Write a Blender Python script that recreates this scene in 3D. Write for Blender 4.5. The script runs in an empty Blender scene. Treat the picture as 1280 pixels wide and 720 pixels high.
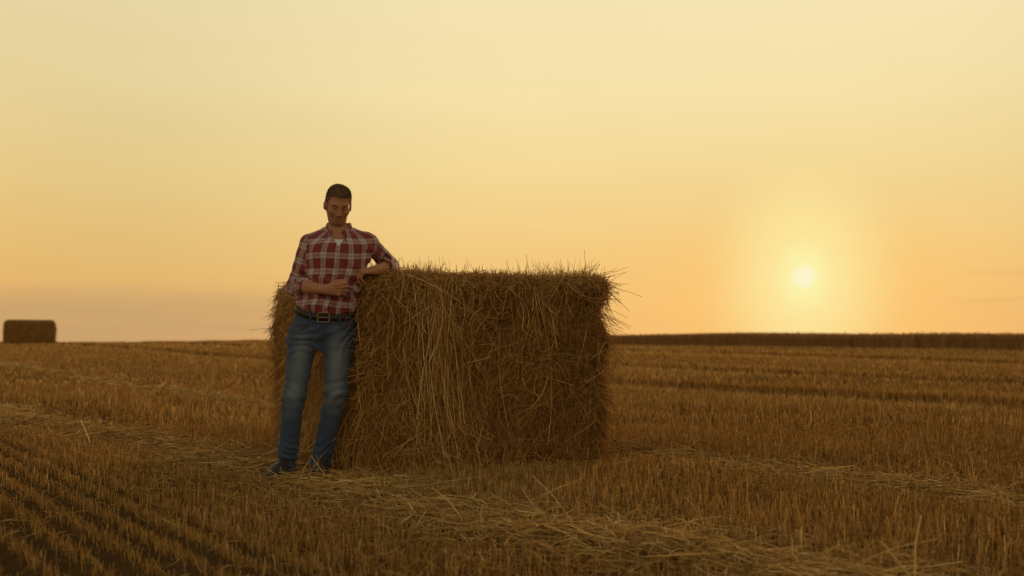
import bpy, math, random
import numpy as np
import openvdb as vdb

random.seed(7)
RNG = np.random.default_rng(11)
SC = bpy.context.scene
COL = SC.collection
F, CAMH, HV = 1422.0, 0.85, 425.0          # focal length in photo pixels, eye height, horizon row


def P(u, v, Y):
    """world point seen at photo pixel (u, v) at depth Y"""
    return np.array([(u - 640.0) / F * Y, Y, CAMH + (HV - v) / F * Y])


def lin(r, g, b, k=1.0):
    def c(x):
        x /= 255.0
        return (x / 12.92 if x <= 0.04045 else ((x + 0.055) / 1.055) ** 2.4) * k
    return (c(r), c(g), c(b), 1.0)


# ------------------------------------------------------------------ materials
def new_mat(name):
    m = bpy.data.materials.new(name)
    m.use_nodes = True
    nt = m.node_tree
    nt.nodes.clear()
    return m, nt


def N(nt, typ, **kw):
    n = nt.nodes.new(typ)
    for k, v in kw.items():
        if k.startswith('i_'):
            key = k[2:]
            key = int(key) if key.isdigit() else key.replace('_', ' ')
            n.inputs[key].default_value = v
        else:
            setattr(n, k, v)
    return n


def ramp(nt, stops, interp='LINEAR'):
    n = nt.nodes.new('ShaderNodeValToRGB')
    cr = n.color_ramp
    cr.interpolation = interp
    while len(cr.elements) < len(stops):
        cr.elements.new(0.5)
    for e, (p, c) in zip(cr.elements, stops):
        e.position = p
        e.color = c if len(c) == 4 else (*c, 1.0)
    return n


def math_n(nt, op, a, b=None, c=None, clamp=False):
    n = nt.nodes.new('ShaderNodeMath')
    n.operation = op
    n.use_clamp = clamp
    for i, x in enumerate((a, b, c)):
        if x is None:
            continue
        if isinstance(x, (int, float)):
            n.inputs[i].default_value = x
        else:
            nt.links.new(x, n.inputs[i])
    return n.outputs[0]


def mixc(nt, fac, a, b, mode='MIX'):
    n = nt.nodes.new('ShaderNodeMix')
    n.data_type = 'RGBA'
    n.blend_type = mode
    n.clamp_factor = True
    for i, x in ((0, fac), (6, a), (7, b)):
        if isinstance(x, (int, float)):
            n.inputs[i].default_value = x
        elif isinstance(x, tuple):
            n.inputs[i].default_value = x if len(x) == 4 else (*x, 1.0)
        else:
            nt.links.new(x, n.inputs[i])
    return n.outputs[2]


def maprange(nt, x, a, b, c=0.0, d=1.0, smooth=True):
    n = nt.nodes.new('ShaderNodeMapRange')
    n.interpolation_type = 'SMOOTHSTEP' if smooth else 'LINEAR'
    n.clamp = True if not smooth else n.clamp
    nt.links.new(x, n.inputs[0])
    for i, v in zip((1, 2, 3, 4), (a, b, c, d)):
        n.inputs[i].default_value = v
    return n.outputs[0]


def attr(nt, name):
    return N(nt, 'ShaderNodeAttribute', attribute_name=name)


def noise(nt, scale, detail=3.0, rough=0.55, vec=None, dist=0.0):
    n = N(nt, 'ShaderNodeTexNoise')
    n.inputs['Scale'].default_value = scale
    n.inputs['Detail'].default_value = detail
    n.inputs['Roughness'].default_value = rough
    n.inputs['Distortion'].default_value = dist
    if vec is not None:
        nt.links.new(vec, n.inputs['Vector'])
    return n.outputs['Fac']


def finish(nt, color, rough=0.75, spec=0.25, bump=None, bump_dist=0.01, bump_str=0.5, translucent=0.0, metal=0.0, sheen=0.0):
    out = N(nt, 'ShaderNodeOutputMaterial')
    b = N(nt, 'ShaderNodeBsdfPrincipled')
    b.inputs['Roughness'].default_value = rough
    b.inputs['Specular IOR Level'].default_value = spec
    b.inputs['Metallic'].default_value = metal
    b.inputs['Sheen Weight'].default_value = sheen
    if isinstance(color, tuple):
        b.inputs['Base Color'].default_value = color if len(color) == 4 else (*color, 1)
    else:
        nt.links.new(color, b.inputs['Base Color'])
    if bump is not None:
        bp = N(nt, 'ShaderNodeBump')
        bp.inputs['Strength'].default_value = bump_str
        bp.inputs['Distance'].default_value = bump_dist
        nt.links.new(bump, bp.inputs['Height'])
        nt.links.new(bp.outputs[0], b.inputs['Normal'])
    if translucent > 0:
        t = N(nt, 'ShaderNodeBsdfTranslucent')
        if isinstance(color, tuple):
            t.inputs['Color'].default_value = color if len(color) == 4 else (*color, 1)
        else:
            nt.links.new(color, t.inputs['Color'])
        mx = N(nt, 'ShaderNodeMixShader')
        mx.inputs[0].default_value = translucent
        nt.links.new(b.outputs[0], mx.inputs[1])
        nt.links.new(t.outputs[0], mx.inputs[2])
        nt.links.new(mx.outputs[0], out.inputs[0])
    else:
        nt.links.new(b.outputs[0], out.inputs[0])
    return b


def straw_mat(name, stops, translucent=0.25, rough=0.6):
    m, nt = new_mat(name)
    r = ramp(nt, stops)
    nt.links.new(attr(nt, 'rnd').outputs['Fac'], r.inputs[0])
    geo = N(nt, 'ShaderNodeNewGeometry')
    n = noise(nt, 90.0, 2.0, vec=geo.outputs['Position'])
    c = mixc(nt, 1.0, r.outputs[0], mixc(nt, n, (0.62, 0.58, 0.55), (1.3, 1.3, 1.3)), 'MULTIPLY')
    finish(nt, c, rough=0.85, spec=0.08, translucent=translucent)
    return m


M_STUBBLE = straw_mat('stubble_straw', [(0.0, (0.15, 0.072, 0.018)), (0.35, (0.46, 0.245, 0.070)),
                                        (0.7, (0.64, 0.395, 0.130)), (0.92, (0.76, 0.53, 0.22)), (1.0, (0.82, 0.63, 0.31))], 0.45)
M_SWATH = straw_mat('lying_straw', [(0.0, (0.22, 0.110, 0.030)), (0.4, (0.46, 0.260, 0.080)),
                                    (0.8, (0.64, 0.40, 0.145)), (1.0, (0.80, 0.56, 0.25))], 0.2)
M_BALESTRAW = straw_mat('bale_straw', [(0.0, (0.17, 0.074, 0.020)), (0.35, (0.42, 0.205, 0.060)),
                                       (0.75, (0.70, 0.40, 0.135)), (0.94, (0.82, 0.55, 0.22)), (1.0, (0.82, 0.61, 0.28))], 0.22)
M_CROP = straw_mat('ripe_crop', [(0.0, (0.40, 0.20, 0.085)), (0.5, (0.62, 0.355, 0.155)), (1.0, (0.76, 0.50, 0.24))], 0.5)


def ground_mat():
    m, nt = new_mat('field_soil')
    geo = N(nt, 'ShaderNodeNewGeometry')
    pos = geo.outputs['Position']
    big = noise(nt, 0.35, 4.0, vec=pos)
    fine = noise(nt, 38.0, 4.0, 0.7, vec=pos)
    # drill rows run along one direction: stretch a noise along it
    mp = N(nt, 'ShaderNodeMapping')
    mp.inputs['Rotation'].default_value = (0, 0, math.atan2(ROWD[0], ROWD[1]))
    mp.inputs['Scale'].default_value = (1.0, 0.04, 1.0)
    nt.links.new(pos, mp.inputs['Vector'])
    rows = noise(nt, 1.3, 4.0, 0.6, vec=mp.outputs[0])
    c = mixc(nt, fine, (0.014, 0.008, 0.004), (0.085, 0.045, 0.018))
    # chaff and cut straw cover, thicker away from the drilled furrows
    sep = N(nt, 'ShaderNodeSeparateXYZ')
    nt.links.new(pos, sep.inputs[0])
    far = maprange(nt, sep.outputs[1], 9.0, 40.0)
    chaff = mixc(nt, rows, (0.22, 0.105, 0.028), (0.48, 0.27, 0.085))
    cover = math_n(nt, 'MULTIPLY_ADD', far, 0.75, math_n(nt, 'MULTIPLY', big, 0.25))
    c = mixc(nt, cover, c, chaff)
    finish(nt, c, rough=1.0, spec=0.0, bump=fine, bump_dist=0.03, bump_str=0.7)
    return m


# ------------------------------------------------------------------ mesh helpers
def link(name, me, mat=None, parent=None, smooth=True):
    o = bpy.data.objects.new(name, me)
    COL.objects.link(o)
    if mat is not None:
        me.materials.append(mat)
    if parent is not None:
        o.parent = parent
    if smooth and len(me.polygons):
        me.polygons.foreach_set('use_smooth', np.ones(len(me.polygons), bool))
    return o


def mesh_np(name, verts, faces, attrs=None):
    """faces: (n,k) array with constant k, or a list of such arrays"""
    if not isinstance(faces, list):
        faces = [faces]
    faces = [f for f in faces if len(f)]
    me = bpy.data.meshes.new(name)
    verts = np.ascontiguousarray(verts, np.float32)
    me.vertices.add(len(verts))
    me.vertices.foreach_set('co', verts.ravel())
    nl = sum(f.size for f in faces)
    npoly = sum(len(f) for f in faces)
    me.loops.add(nl)
    me.loops.foreach_set('vertex_index', np.concatenate([f.ravel() for f in faces]).astype(np.int32))
    me.polygons.add(npoly)
    tot = np.concatenate([np.full(len(f), f.shape[1]) for f in faces])
    st = np.concatenate([[0], np.cumsum(tot)[:-1]]).astype(np.int32)
    me.polygons.foreach_set('loop_start', st)
    me.update(calc_edges=True)
    me.validate()
    for k, (typ, data) in (attrs or {}).items():
        a = me.attributes.new(k, typ, 'POINT')
        data = np.ascontiguousarray(data, np.float32)
        a.data.foreach_set({'FLOAT': 'value', 'FLOAT_VECTOR': 'vector'}.get(typ, 'value'), data.ravel())
    return me


def tubes(paths, radii, rnd, sides=3):
    """paths (n,m,3), radii (n,m) -> verts, quads, per-vertex rnd"""
    n, m, _ = paths.shape
    t = np.gradient(paths, axis=1)
    t /= np.linalg.norm(t, axis=2, keepdims=True) + 1e-9
    ref = RNG.normal(size=(n, 1, 3))
    a = np.cross(t, np.broadcast_to(ref, t.shape))
    a /= np.linalg.norm(a, axis=2, keepdims=True) + 1e-9
    b = np.cross(t, a)
    ang = np.arange(sides) * 2 * math.pi / sides
    V = (paths[:, :, None, :] + radii[:, :, None, None] *
         (a[:, :, None, :] * np.cos(ang)[None, None, :, None] + b[:, :, None, :] * np.sin(ang)[None, None, :, None]))
    V = V.reshape(-1, 3)
    base = (np.arange(n) * m * sides)[:, None, None]
    ring = (np.arange(m - 1) * sides)[None, :, None]
    i = np.arange(sides)[None, None, :]
    j = (i + 1) % sides
    Q = np.stack([base + ring + i, base + ring + j, base + ring + sides + j, base + ring + sides + i], axis=-1).reshape(-1, 4)
    R = np.repeat(rnd, m * sides)
    return V, Q, R


def tube_mesh(name, sets):
    Vs, Qs, Rs, off = [], [], [], 0
    for paths, radii, rnd in sets:
        V, Q, R = tubes(paths, radii, rnd)
        Vs.append(V)
        Qs.append(Q + off)
        Rs.append(R)
        off += len(V)
    return mesh_np(name, np.concatenate(Vs), np.concatenate(Qs), {'rnd': ('FLOAT', np.concatenate(Rs))})


class Waves:
    """cheap smooth 3-D noise in [-1,1]: a sum of random sinusoids"""
    def __init__(self, seed, freq, n=10, dims=3, stretch=(1, 1, 1)):
        r = np.random.default_rng(seed)
        self.k = r.normal(size=(n, dims)) * freq * np.array(stretch)[:dims]
        self.p = r.uniform(0, 6.28, n)
        self.n = n

    def __call__(self, *xs):
        s = 0
        for k, p in zip(self.k, self.p):
            ph = p
            for kk, x in zip(k, xs):
                ph = ph + kk * x
            s = s + np.sin(ph)
        return s / math.sqrt(self.n) * 0.8


def sstep(x, a, b):
    t = np.clip((x - a) / (b - a), 0, 1)
    return t * t * (3 - 2 * t)


def smin(a, b, k):
    if k <= 0:
        return np.minimum(a, b)
    h = np.maximum(k - np.abs(a - b), 0) / k
    return np.minimum(a, b) - h * h * k * 0.25


class Field:
    """signed distance field on a grid; every primitive touches only its own window"""
    def __init__(self, lo, hi, h):
        self.lo = np.array(lo, float)
        self.h = h
        self.n = np.ceil((np.array(hi) - self.lo) / h).astype(int) + 1
        self.a = np.full(self.n, 1.0, np.float32)

    def window(self, lo, hi):
        i0 = np.clip(np.floor((np.array(lo) - self.lo) / self.h).astype(int), 0, self.n)
        i1 = np.clip(np.ceil((np.array(hi) - self.lo) / self.h).astype(int) + 1, 0, self.n)
        ax = [(np.arange(i0[d], i1[d]) * self.h + self.lo[d]).astype(np.float32) for d in range(3)]
        return (slice(i0[0], i1[0]), slice(i0[1], i1[1]), slice(i0[2], i1[2])), ax[0][:, None, None], ax[1][None, :, None], ax[2][None, None, :]

    def add(self, fn, lo, hi, k=0.0, mode='u', pad=0.03):
        sl, x, y, z = self.window(np.array(lo) - k - pad, np.array(hi) + k + pad)
        d = fn(x, y, z)
        w = self.a[sl]
        if mode == 'u':
            self.a[sl] = smin(w, d, k)
        elif mode == 's':
            self.a[sl] = -smin(-w, d, k)
        elif mode == 'i':
            self.a[sl] = -smin(-w, -d, k)

    def cone(self, a, b, ra, rb, k=0.02, mode='u'):
        a, b = np.array(a, float), np.array(b, float)
        ab = b - a
        l2 = float(ab @ ab) + 1e-12

        def fn(x, y, z):
            t = np.clip(((x - a[0]) * ab[0] + (y - a[1]) * ab[1] + (z - a[2]) * ab[2]) / l2, 0, 1)
            return np.sqrt((x - a[0] - t * ab[0]) ** 2 + (y - a[1] - t * ab[1]) ** 2 + (z - a[2] - t * ab[2]) ** 2) - (ra + (rb - ra) * t)
        r = max(ra, rb)
        self.add(fn, np.minimum(a, b) - r, np.maximum(a, b) + r, k, mode)

    def ell(self, c, r, k=0.02, R=None, mode='u'):
        c, r = np.array(c, float), np.array(r, float)
        R = np.eye(3) if R is None else R          # columns: the local axes in world

        def fn(x, y, z):
            dx, dy, dz = x - c[0], y - c[1], z - c[2]
            q = 0
            for i in range(3):
                q = q + ((dx * R[0, i] + dy * R[1, i] + dz * R[2, i]) / r[i]) ** 2
            return (np.sqrt(q) - 1) * r.min()
        e = np.abs(R) @ r
        self.add(fn, c - e, c + e, k, mode)

    def loft(self, rows, k=0.02, p=2.3, off=0.0, warp=None):
        """rows: z, cx, half width, cy, half depth (ascending z)"""
        rows = np.array(rows, float)
        z0, z1 = rows[0, 0], rows[-1, 0]

        def fn(x, y, z):
            cx, a, cy, b = [np.interp(z, rows[:, 0], rows[:, i]) for i in (1, 2, 3, 4)]
            a = a + off
            b = b + off
            q = (np.abs((x - cx) / a) ** p + np.abs((y - cy) / b) ** p) ** (1 / p)
            d = (q - 1) * np.minimum(a, b)
            if warp is not None:
                d = d + warp(x, y, z)
            d = np.maximum(d, np.maximum(z - z1, z0 - z))
            return d.astype(np.float32)
        m = rows[:, 2].max() + off
        mb = rows[:, 4].max() + off
        self.add(fn, (rows[:, 1].min() - m, rows[:, 3].min() - mb, z0), (rows[:, 1].max() + m, rows[:, 3].max() + mb, z1), k)

    def mesh(self, smooth=1):
        g = vdb.FloatGrid(1.0)
        g.copyFromArray(np.ascontiguousarray(self.a))
        pts, quads = g.convertToQuads(0.0)
        pts = np.array(pts, float)
        quads = np.array(quads, np.int64)
        # outward orientation
        a, b, c, d = [pts[quads[:, i]] for i in range(4)]
        vol = np.einsum('ij,ij->i', np.cross(b - a, d - a), a - pts.mean(0)).sum()
        if vol < 0:
            quads = quads[:, ::-1]
        for _ in range(smooth):                    # light Laplacian smoothing
            acc = np.zeros_like(pts)
            cnt = np.zeros(len(pts))
            for i in range(4):
                np.add.at(acc, quads[:, i], pts[quads[:, (i + 1) % 4]] + pts[quads[:, (i + 3) % 4]])
                np.add.at(cnt, quads[:, i], 2)
            pts = pts * 0.5 + acc / np.maximum(cnt, 1)[:, None] * 0.5
        return pts * self.h + self.lo, quads


# ------------------------------------------------------------------ the land
ROWD = np.array([0.545, -0.838])                    # drill rows run this way (towards the camera, to the right)
ROWN = np.array([0.838, 0.545])                     # across the rows
GW = Waves(3, 0.25, dims=2)
GW2 = Waves(4, 2.2, dims=2)


def st(x, y):
    return x * ROWN[0] + y * ROWN[1], -(x * ROWD[0] + y * ROWD[1])


def gz(x, y):
    x = np.asarray(x, float)
    y = np.asarray(y, float)
    xc = np.clip(x, -70, 60)
    rise = sstep(y, 14, 64) * (0.512 - 0.0051 * xc)
    fall = np.maximum(0, y - 78) * 0.0095 + np.maximum(0, y - 300) * 0.012
    far = sstep(y, 12, 40)
    roll = GW(x * 0.5, y * 0.5) * 0.035 * far
    return rise - fall + roll + GW2(x, y) * 0.006


def s_swath2(t):
    return 2.98 - 0.085 * (t - 3.5) + 0.08 * np.sin(t * 0.9)


def s_swath1(t):
    return 5.38 + 0.05 * np.sin(t * 0.7 + 1)


def swath_w(x, y):
    """0..1 how much loose straw lies here"""
    s, t = st(x, y)
    w1 = np.exp(-((s - s_swath1(t)) / 0.26) ** 2)
    w2 = np.exp(-((s - s_swath2(t)) / (0.42 + 0.12 * np.sin(t * 1.7))) ** 2)
    return w1, w2


def build_ground():
    ys = np.concatenate([np.arange(-6, 3, 0.5), np.arange(3, 14, 0.07), np.arange(14, 40, 0.4), np.arange(40, 130, 1.5),
                         np.geomspace(130, 3000, 30)])
    us = np.concatenate([np.linspace(-40, -1.15, 24)[:-1], np.linspace(-1.15, 1.15, 150), np.linspace(1.15, 40, 24)[1:]])
    Yg, Ug = np.meshgrid(ys, us, indexing='ij')
    Xg = Ug * (np.abs(Yg) * 0.45 + 2.2)
    Z = gz(Xg, Yg)
    nearm = (Yg < 14) & (np.abs(Xg) < 9)
    s, t = st(Xg, Yg)
    Z = Z + np.where(nearm, 0.028 * np.cos(s / 0.165 * 2 * math.pi), 0) * sstep(s, 2.0, 1.3)
    V = np.stack([Xg, Yg, Z], -1).reshape(-1, 3)
    nu = len(us)
    i, j = np.meshgrid(np.arange(len(ys) - 1), np.arange(nu - 1), indexing='ij')
    k = (i * nu + j).ravel()
    Q = np.stack([k, k + 1, k + nu + 1, k + nu], -1)
    o = link('ground', mesh_np('ground', V, Q), ground_mat())
    o['kind'] = 'structure'
    o['label'] = 'harvested field of brown soil between the stubble rows'
    return o


# bale footprint: near corner, along the front face, back along the left face
BA = np.array([-0.96, 6.99])
BX = np.array([0.912, 0.410])
BY = np.array([-0.410, 0.912])
BL, BD, BH = 1.72, 2.17, 1.275
FEET = [np.array([-1.40, 7.0]), np.array([-1.175, 7.06])]


def in_bale(x, y, m=0.0):
    dx, dy = x - BA[0], y - BA[1]
    a = dx * BX[0] + dy * BX[1]
    b = dx * BY[0] + dy * BY[1]
    return (a > -m) & (a < BL + m) & (b > -m) & (b < BD + m)


HN = Waves(21, 1.6, dims=2)
HN2 = Waves(22, 0.30, dims=2, stretch=(1, 1))
BANDS = Waves(23, 0.9, n=12, dims=1)
LINES = [(13.0, 0.40), (19.5, 0.5), (31.0, 0.7)]


def stubble_zone(y0, y1, dens, w, segs, hscale=1.0):
    area = (0.5 * (y1 ** 2 - y0 ** 2) * 1.0 + 2.4 * (y1 - y0))
    n = int(area * dens)
    y = np.sqrt(RNG.uniform(0, 1, n) * (y1 ** 2 - y0 ** 2) + y0 ** 2)
    x = RNG.uniform(-1, 1, n) * (0.5 * y + 1.2)
    s, t = st(x, y)
    # snap to drill rows
    sp = 0.165
    k = np.round(s / sp)
    fur = sstep(s, 2.0, 1.45)                       # the drilled furrows stay clean at the near left
    loose = 0.040 - 0.020 * fur
    if y1 > 20:
        loose = loose + 0.03
    s2 = k * sp + RNG.normal(size=n) * loose
    x = x + (s2 - s) * ROWN[0]
    y = y + (s2 - s) * ROWN[1]
    s, t = st(x, y)
    # plants: pull along the row into little bunches
    if y1 <= 20:
        g = 0.030
        t2 = np.round(t / g + 0.3 * np.sin(k * 12.9)) * g + RNG.normal(size=n) * 0.008
        x = x - (t2 - t) * ROWD[0]
        y = y - (t2 - t) * ROWD[1]
    w1, w2 = swath_w(x, y)
    sw = np.clip(w1 + w2, 0, 1)
    patch = 0.5 + 0.5 * np.clip(HN(x, y) * 0.7 + HN2(x, y), -1, 1)
    band = BANDS(s)
    line = sum(np.exp(-((s - a_) / b_) ** 2) for a_, b_ in LINES)
    pale_l = sum(np.exp(-((s - a_ + 2.2 * b_) / b_) ** 2) for a_, b_ in LINES)
    fur = sstep(s, 2.0, 1.45)
    keep = RNG.uniform(0, 1, n) < (1 - 0.72 * sw) * (0.62 + 0.38 * patch) * np.where(band < -0.75, 0.55, 1.0)
    keep &= ~in_bale(x, y, -0.03) & (~in_bale(x, y, 0.13) | (RNG.uniform(0, 1, n) < 0.12))
    for f in FEET:
        keep &= ((x - f[0]) ** 2 + (y - f[1] + 0.05) ** 2) > 0.085 ** 2
    x, y, s, sw, patch, band, line, pale_l, fur = [v[keep] for v in (x, y, s, sw, patch, band, line, pale_l, fur)]
    n = len(x)
    h = (0.064 + 0.022 * patch + 0.014 * np.clip(band, -1, 1)) * RNG.normal(1, 0.17, n).clip(0.5, 1.6) * (1 - 0.4 * sw) * (1 + 0.55 * line - 0.25 * pale_l) * (1 - 0.25 * fur) * hscale
    tall = RNG.uniform(0, 1, n) < 0.025
    h = np.where(tall, h * RNG.uniform(1.25, 1.8, n), h)
    az = RNG.uniform(0, 6.283, n)
    tilt = np.abs(RNG.normal(0, 0.17, n)) + 0.25 * sw * RNG.uniform(0, 1, n) + np.where(RNG.uniform(0, 1, n) < 0.06, RNG.uniform(0.4, 1.1, n), 0)
    u = np.linspace(0, 1, segs)[None, :]
    r = np.sin(tilt)[:, None] * h[:, None] * (u ** 1.3)
    zz = np.cos(tilt)[:, None] * h[:, None] * u
    base = gz(x, y) - 0.008
    path = np.stack([x[:, None] + np.cos(az)[:, None] * r, y[:, None] + np.sin(az)[:, None] * r, base[:, None] + zz], -1)
    rad = (w * RNG.uniform(0.7, 1.35, n))[:, None] * np.linspace(1.1, 0.8, segs)[None, :]
    rnd = np.clip(RNG.beta(1.5, 1.8, n) + 0.13 * (patch - 0.5) + 0.06 * band + 0.22 * sw - 0.40 * line + 0.16 * pale_l + np.where(tall, 0.22, 0), 0, 1)  # the line term darkens stem colour to paint in the shaded taller rows
    return path, rad, rnd


def build_stubble():
    sets = [stubble_zone(3.2, 6.2, 2300, 0.0015, 4), stubble_zone(6.2, 10.5, 1500, 0.0018, 3), stubble_zone(10.5, 20, 480, 0.0030, 3),
            stubble_zone(20, 45, 75, 0.0075, 2), stubble_zone(45, 95, 12, 0.020, 2)]
    # leaf sheaths and broken bits leaning among the stems
    n = 26000
    y = np.sqrt(RNG.uniform(3.2 ** 2, 11.0 ** 2, n))
    x = RNG.uniform(-1, 1, n) * (0.5 * y + 1.2)
    kp = ~in_bale(x, y, -0.02) & (RNG.uniform(0, 1, n) > 0.8 * sstep(st(x, y)[0], 2.0, 1.45))
    x, y = x[kp], y[kp]
    n = len(x)
    sets.append(lying(x, y, RNG.uniform(0.03, 0.16, n), RNG.uniform(0.0, 0.07, n), RNG.normal(0, 0.45, n), RNG.uniform(0, 6.28, n), 0.0015,
                      np.clip(RNG.normal(0.45, 0.2, n), 0, 1)))
    o = link('stubble', tube_mesh('stubble', sets), M_STUBBLE)
    o['kind'] = 'stuff'
    o['label'] = 'golden brown cut wheat stubble standing in drilled rows over the field'
    o['category'] = 'stubble'


def lying(x, y, L, z0, pitch, az, r, rnd, segs=4, sag=0.03):
    n = len(x)
    u = np.linspace(-0.5, 0.5, segs)[None, :]
    bend = RNG.normal(0, 0.16, n)[:, None] * L[:, None] * (u * u * 4 - 0.5)
    c, s = np.cos(az)[:, None], np.sin(az)[:, None]
    px = x[:, None] + c * u * L[:, None] * np.cos(pitch)[:, None] - s * bend
    py = y[:, None] + s * u * L[:, None] * np.cos(pitch)[:, None] + c * bend
    pz = gz(x, y)[:, None] + z0[:, None] + u * L[:, None] * np.sin(pitch)[:, None] - np.abs(RNG.normal(0, sag, n))[:, None] * (u * u * 4) * L[:, None] * 2
    pz = np.maximum(pz, gz(x, y)[:, None] + 0.004)
    rad = np.broadcast_to((r * RNG.uniform(0.7, 1.4, n))[:, None], (n, segs)).copy()
    rad[:, -1] *= 0.5
    return np.stack([px, py, pz], -1), rad, rnd


ROWAZ = math.atan2(ROWD[1], ROWD[0])


def build_swath(name, centre, width, tmin, tmax, dens, label):
    sets = []
    for (a, b, dd, rr) in ((tmin, 9, dens * 1.1, 0.0021), (9, 18, dens * 0.45, 0.0034), (18, tmax, dens * 0.12, 0.008)):
        if b <= a:
            continue
        n = int((b - a) * width * 2.2 * dd)
        t = RNG.uniform(a, b, n)
        off = RNG.normal(0, width * 0.62, n)
        s = centre(t) + off
        x = s * ROWN[0] - t * ROWD[0]
        y = s * ROWN[1] - t * ROWD[1]
        clump = HN(x * 2.2, y * 2.2)
        kp = ~in_bale(x, y, 0.16) & (y > 3.0) & (np.abs(x) < 0.52 * y + 1.4)
        kp &= RNG.uniform(0, 1, n) < np.clip(0.70 + 0.55 * clump, 0.10, 1)
        x, y, off, clump = x[kp], y[kp], off[kp], clump[kp]
        n = len(x)
        top = 0.060 * np.exp(-(off / width) ** 2) * (0.7 + 0.4 * clump).clip(0.25, 1.3) + 0.02
        z0 = top * RNG.uniform(0.15, 1.0, n) ** 0.6
        az = ROWAZ + RNG.normal(0, 0.6, n) + np.where(RNG.uniform(0, 1, n) < 0.3, RNG.uniform(0, 6.28, n), 0)
        L = RNG.gamma(3.2, 0.085, n).clip(0.06, 0.75)
        pitch = RNG.normal(0, 0.14, n) + np.where(RNG.uniform(0, 1, n) < 0.07, RNG.normal(0, 0.6, n), 0)
        sets.append(lying(x, y, L, z0, pitch, az, rr, np.clip(RNG.beta(1.9, 1.5, n), 0, 1), 6))
    o = link(name, tube_mesh(name, sets), M_SWATH)
    o['kind'] = 'stuff'
    o['label'] = label
    o['category'] = 'loose straw'


# ------------------------------------------------------------------ straw bales
def bale_core_mat():
    m, nt = new_mat('packed_straw')
    tc = N(nt, 'ShaderNodeTexCoord')
    mp = N(nt, 'ShaderNodeMapping')
    mp.inputs['Scale'].default_value = (60, 60, 7)
    nt.links.new(tc.outputs['Object'], mp.inputs['Vector'])
    fib = noise(nt, 1.0, 4.0, 0.7, vec=mp.outputs[0], dist=1.5)
    big = noise(nt, 6.0, 3.0, vec=tc.outputs['Object'])
    c = mixc(nt, fib, (0.065, 0.030, 0.009), (0.30, 0.155, 0.045))
    c = mixc(nt, 1.0, c, mixc(nt, big, (0.6, 0.6, 0.6), (1.3, 1.25, 1.2)), 'MULTIPLY')
    finish(nt, c, rough=0.9, spec=0.1, bump=fib, bump_dist=0.03, bump_str=1.0)
    return m


M_CORE = bale_core_mat()


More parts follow.
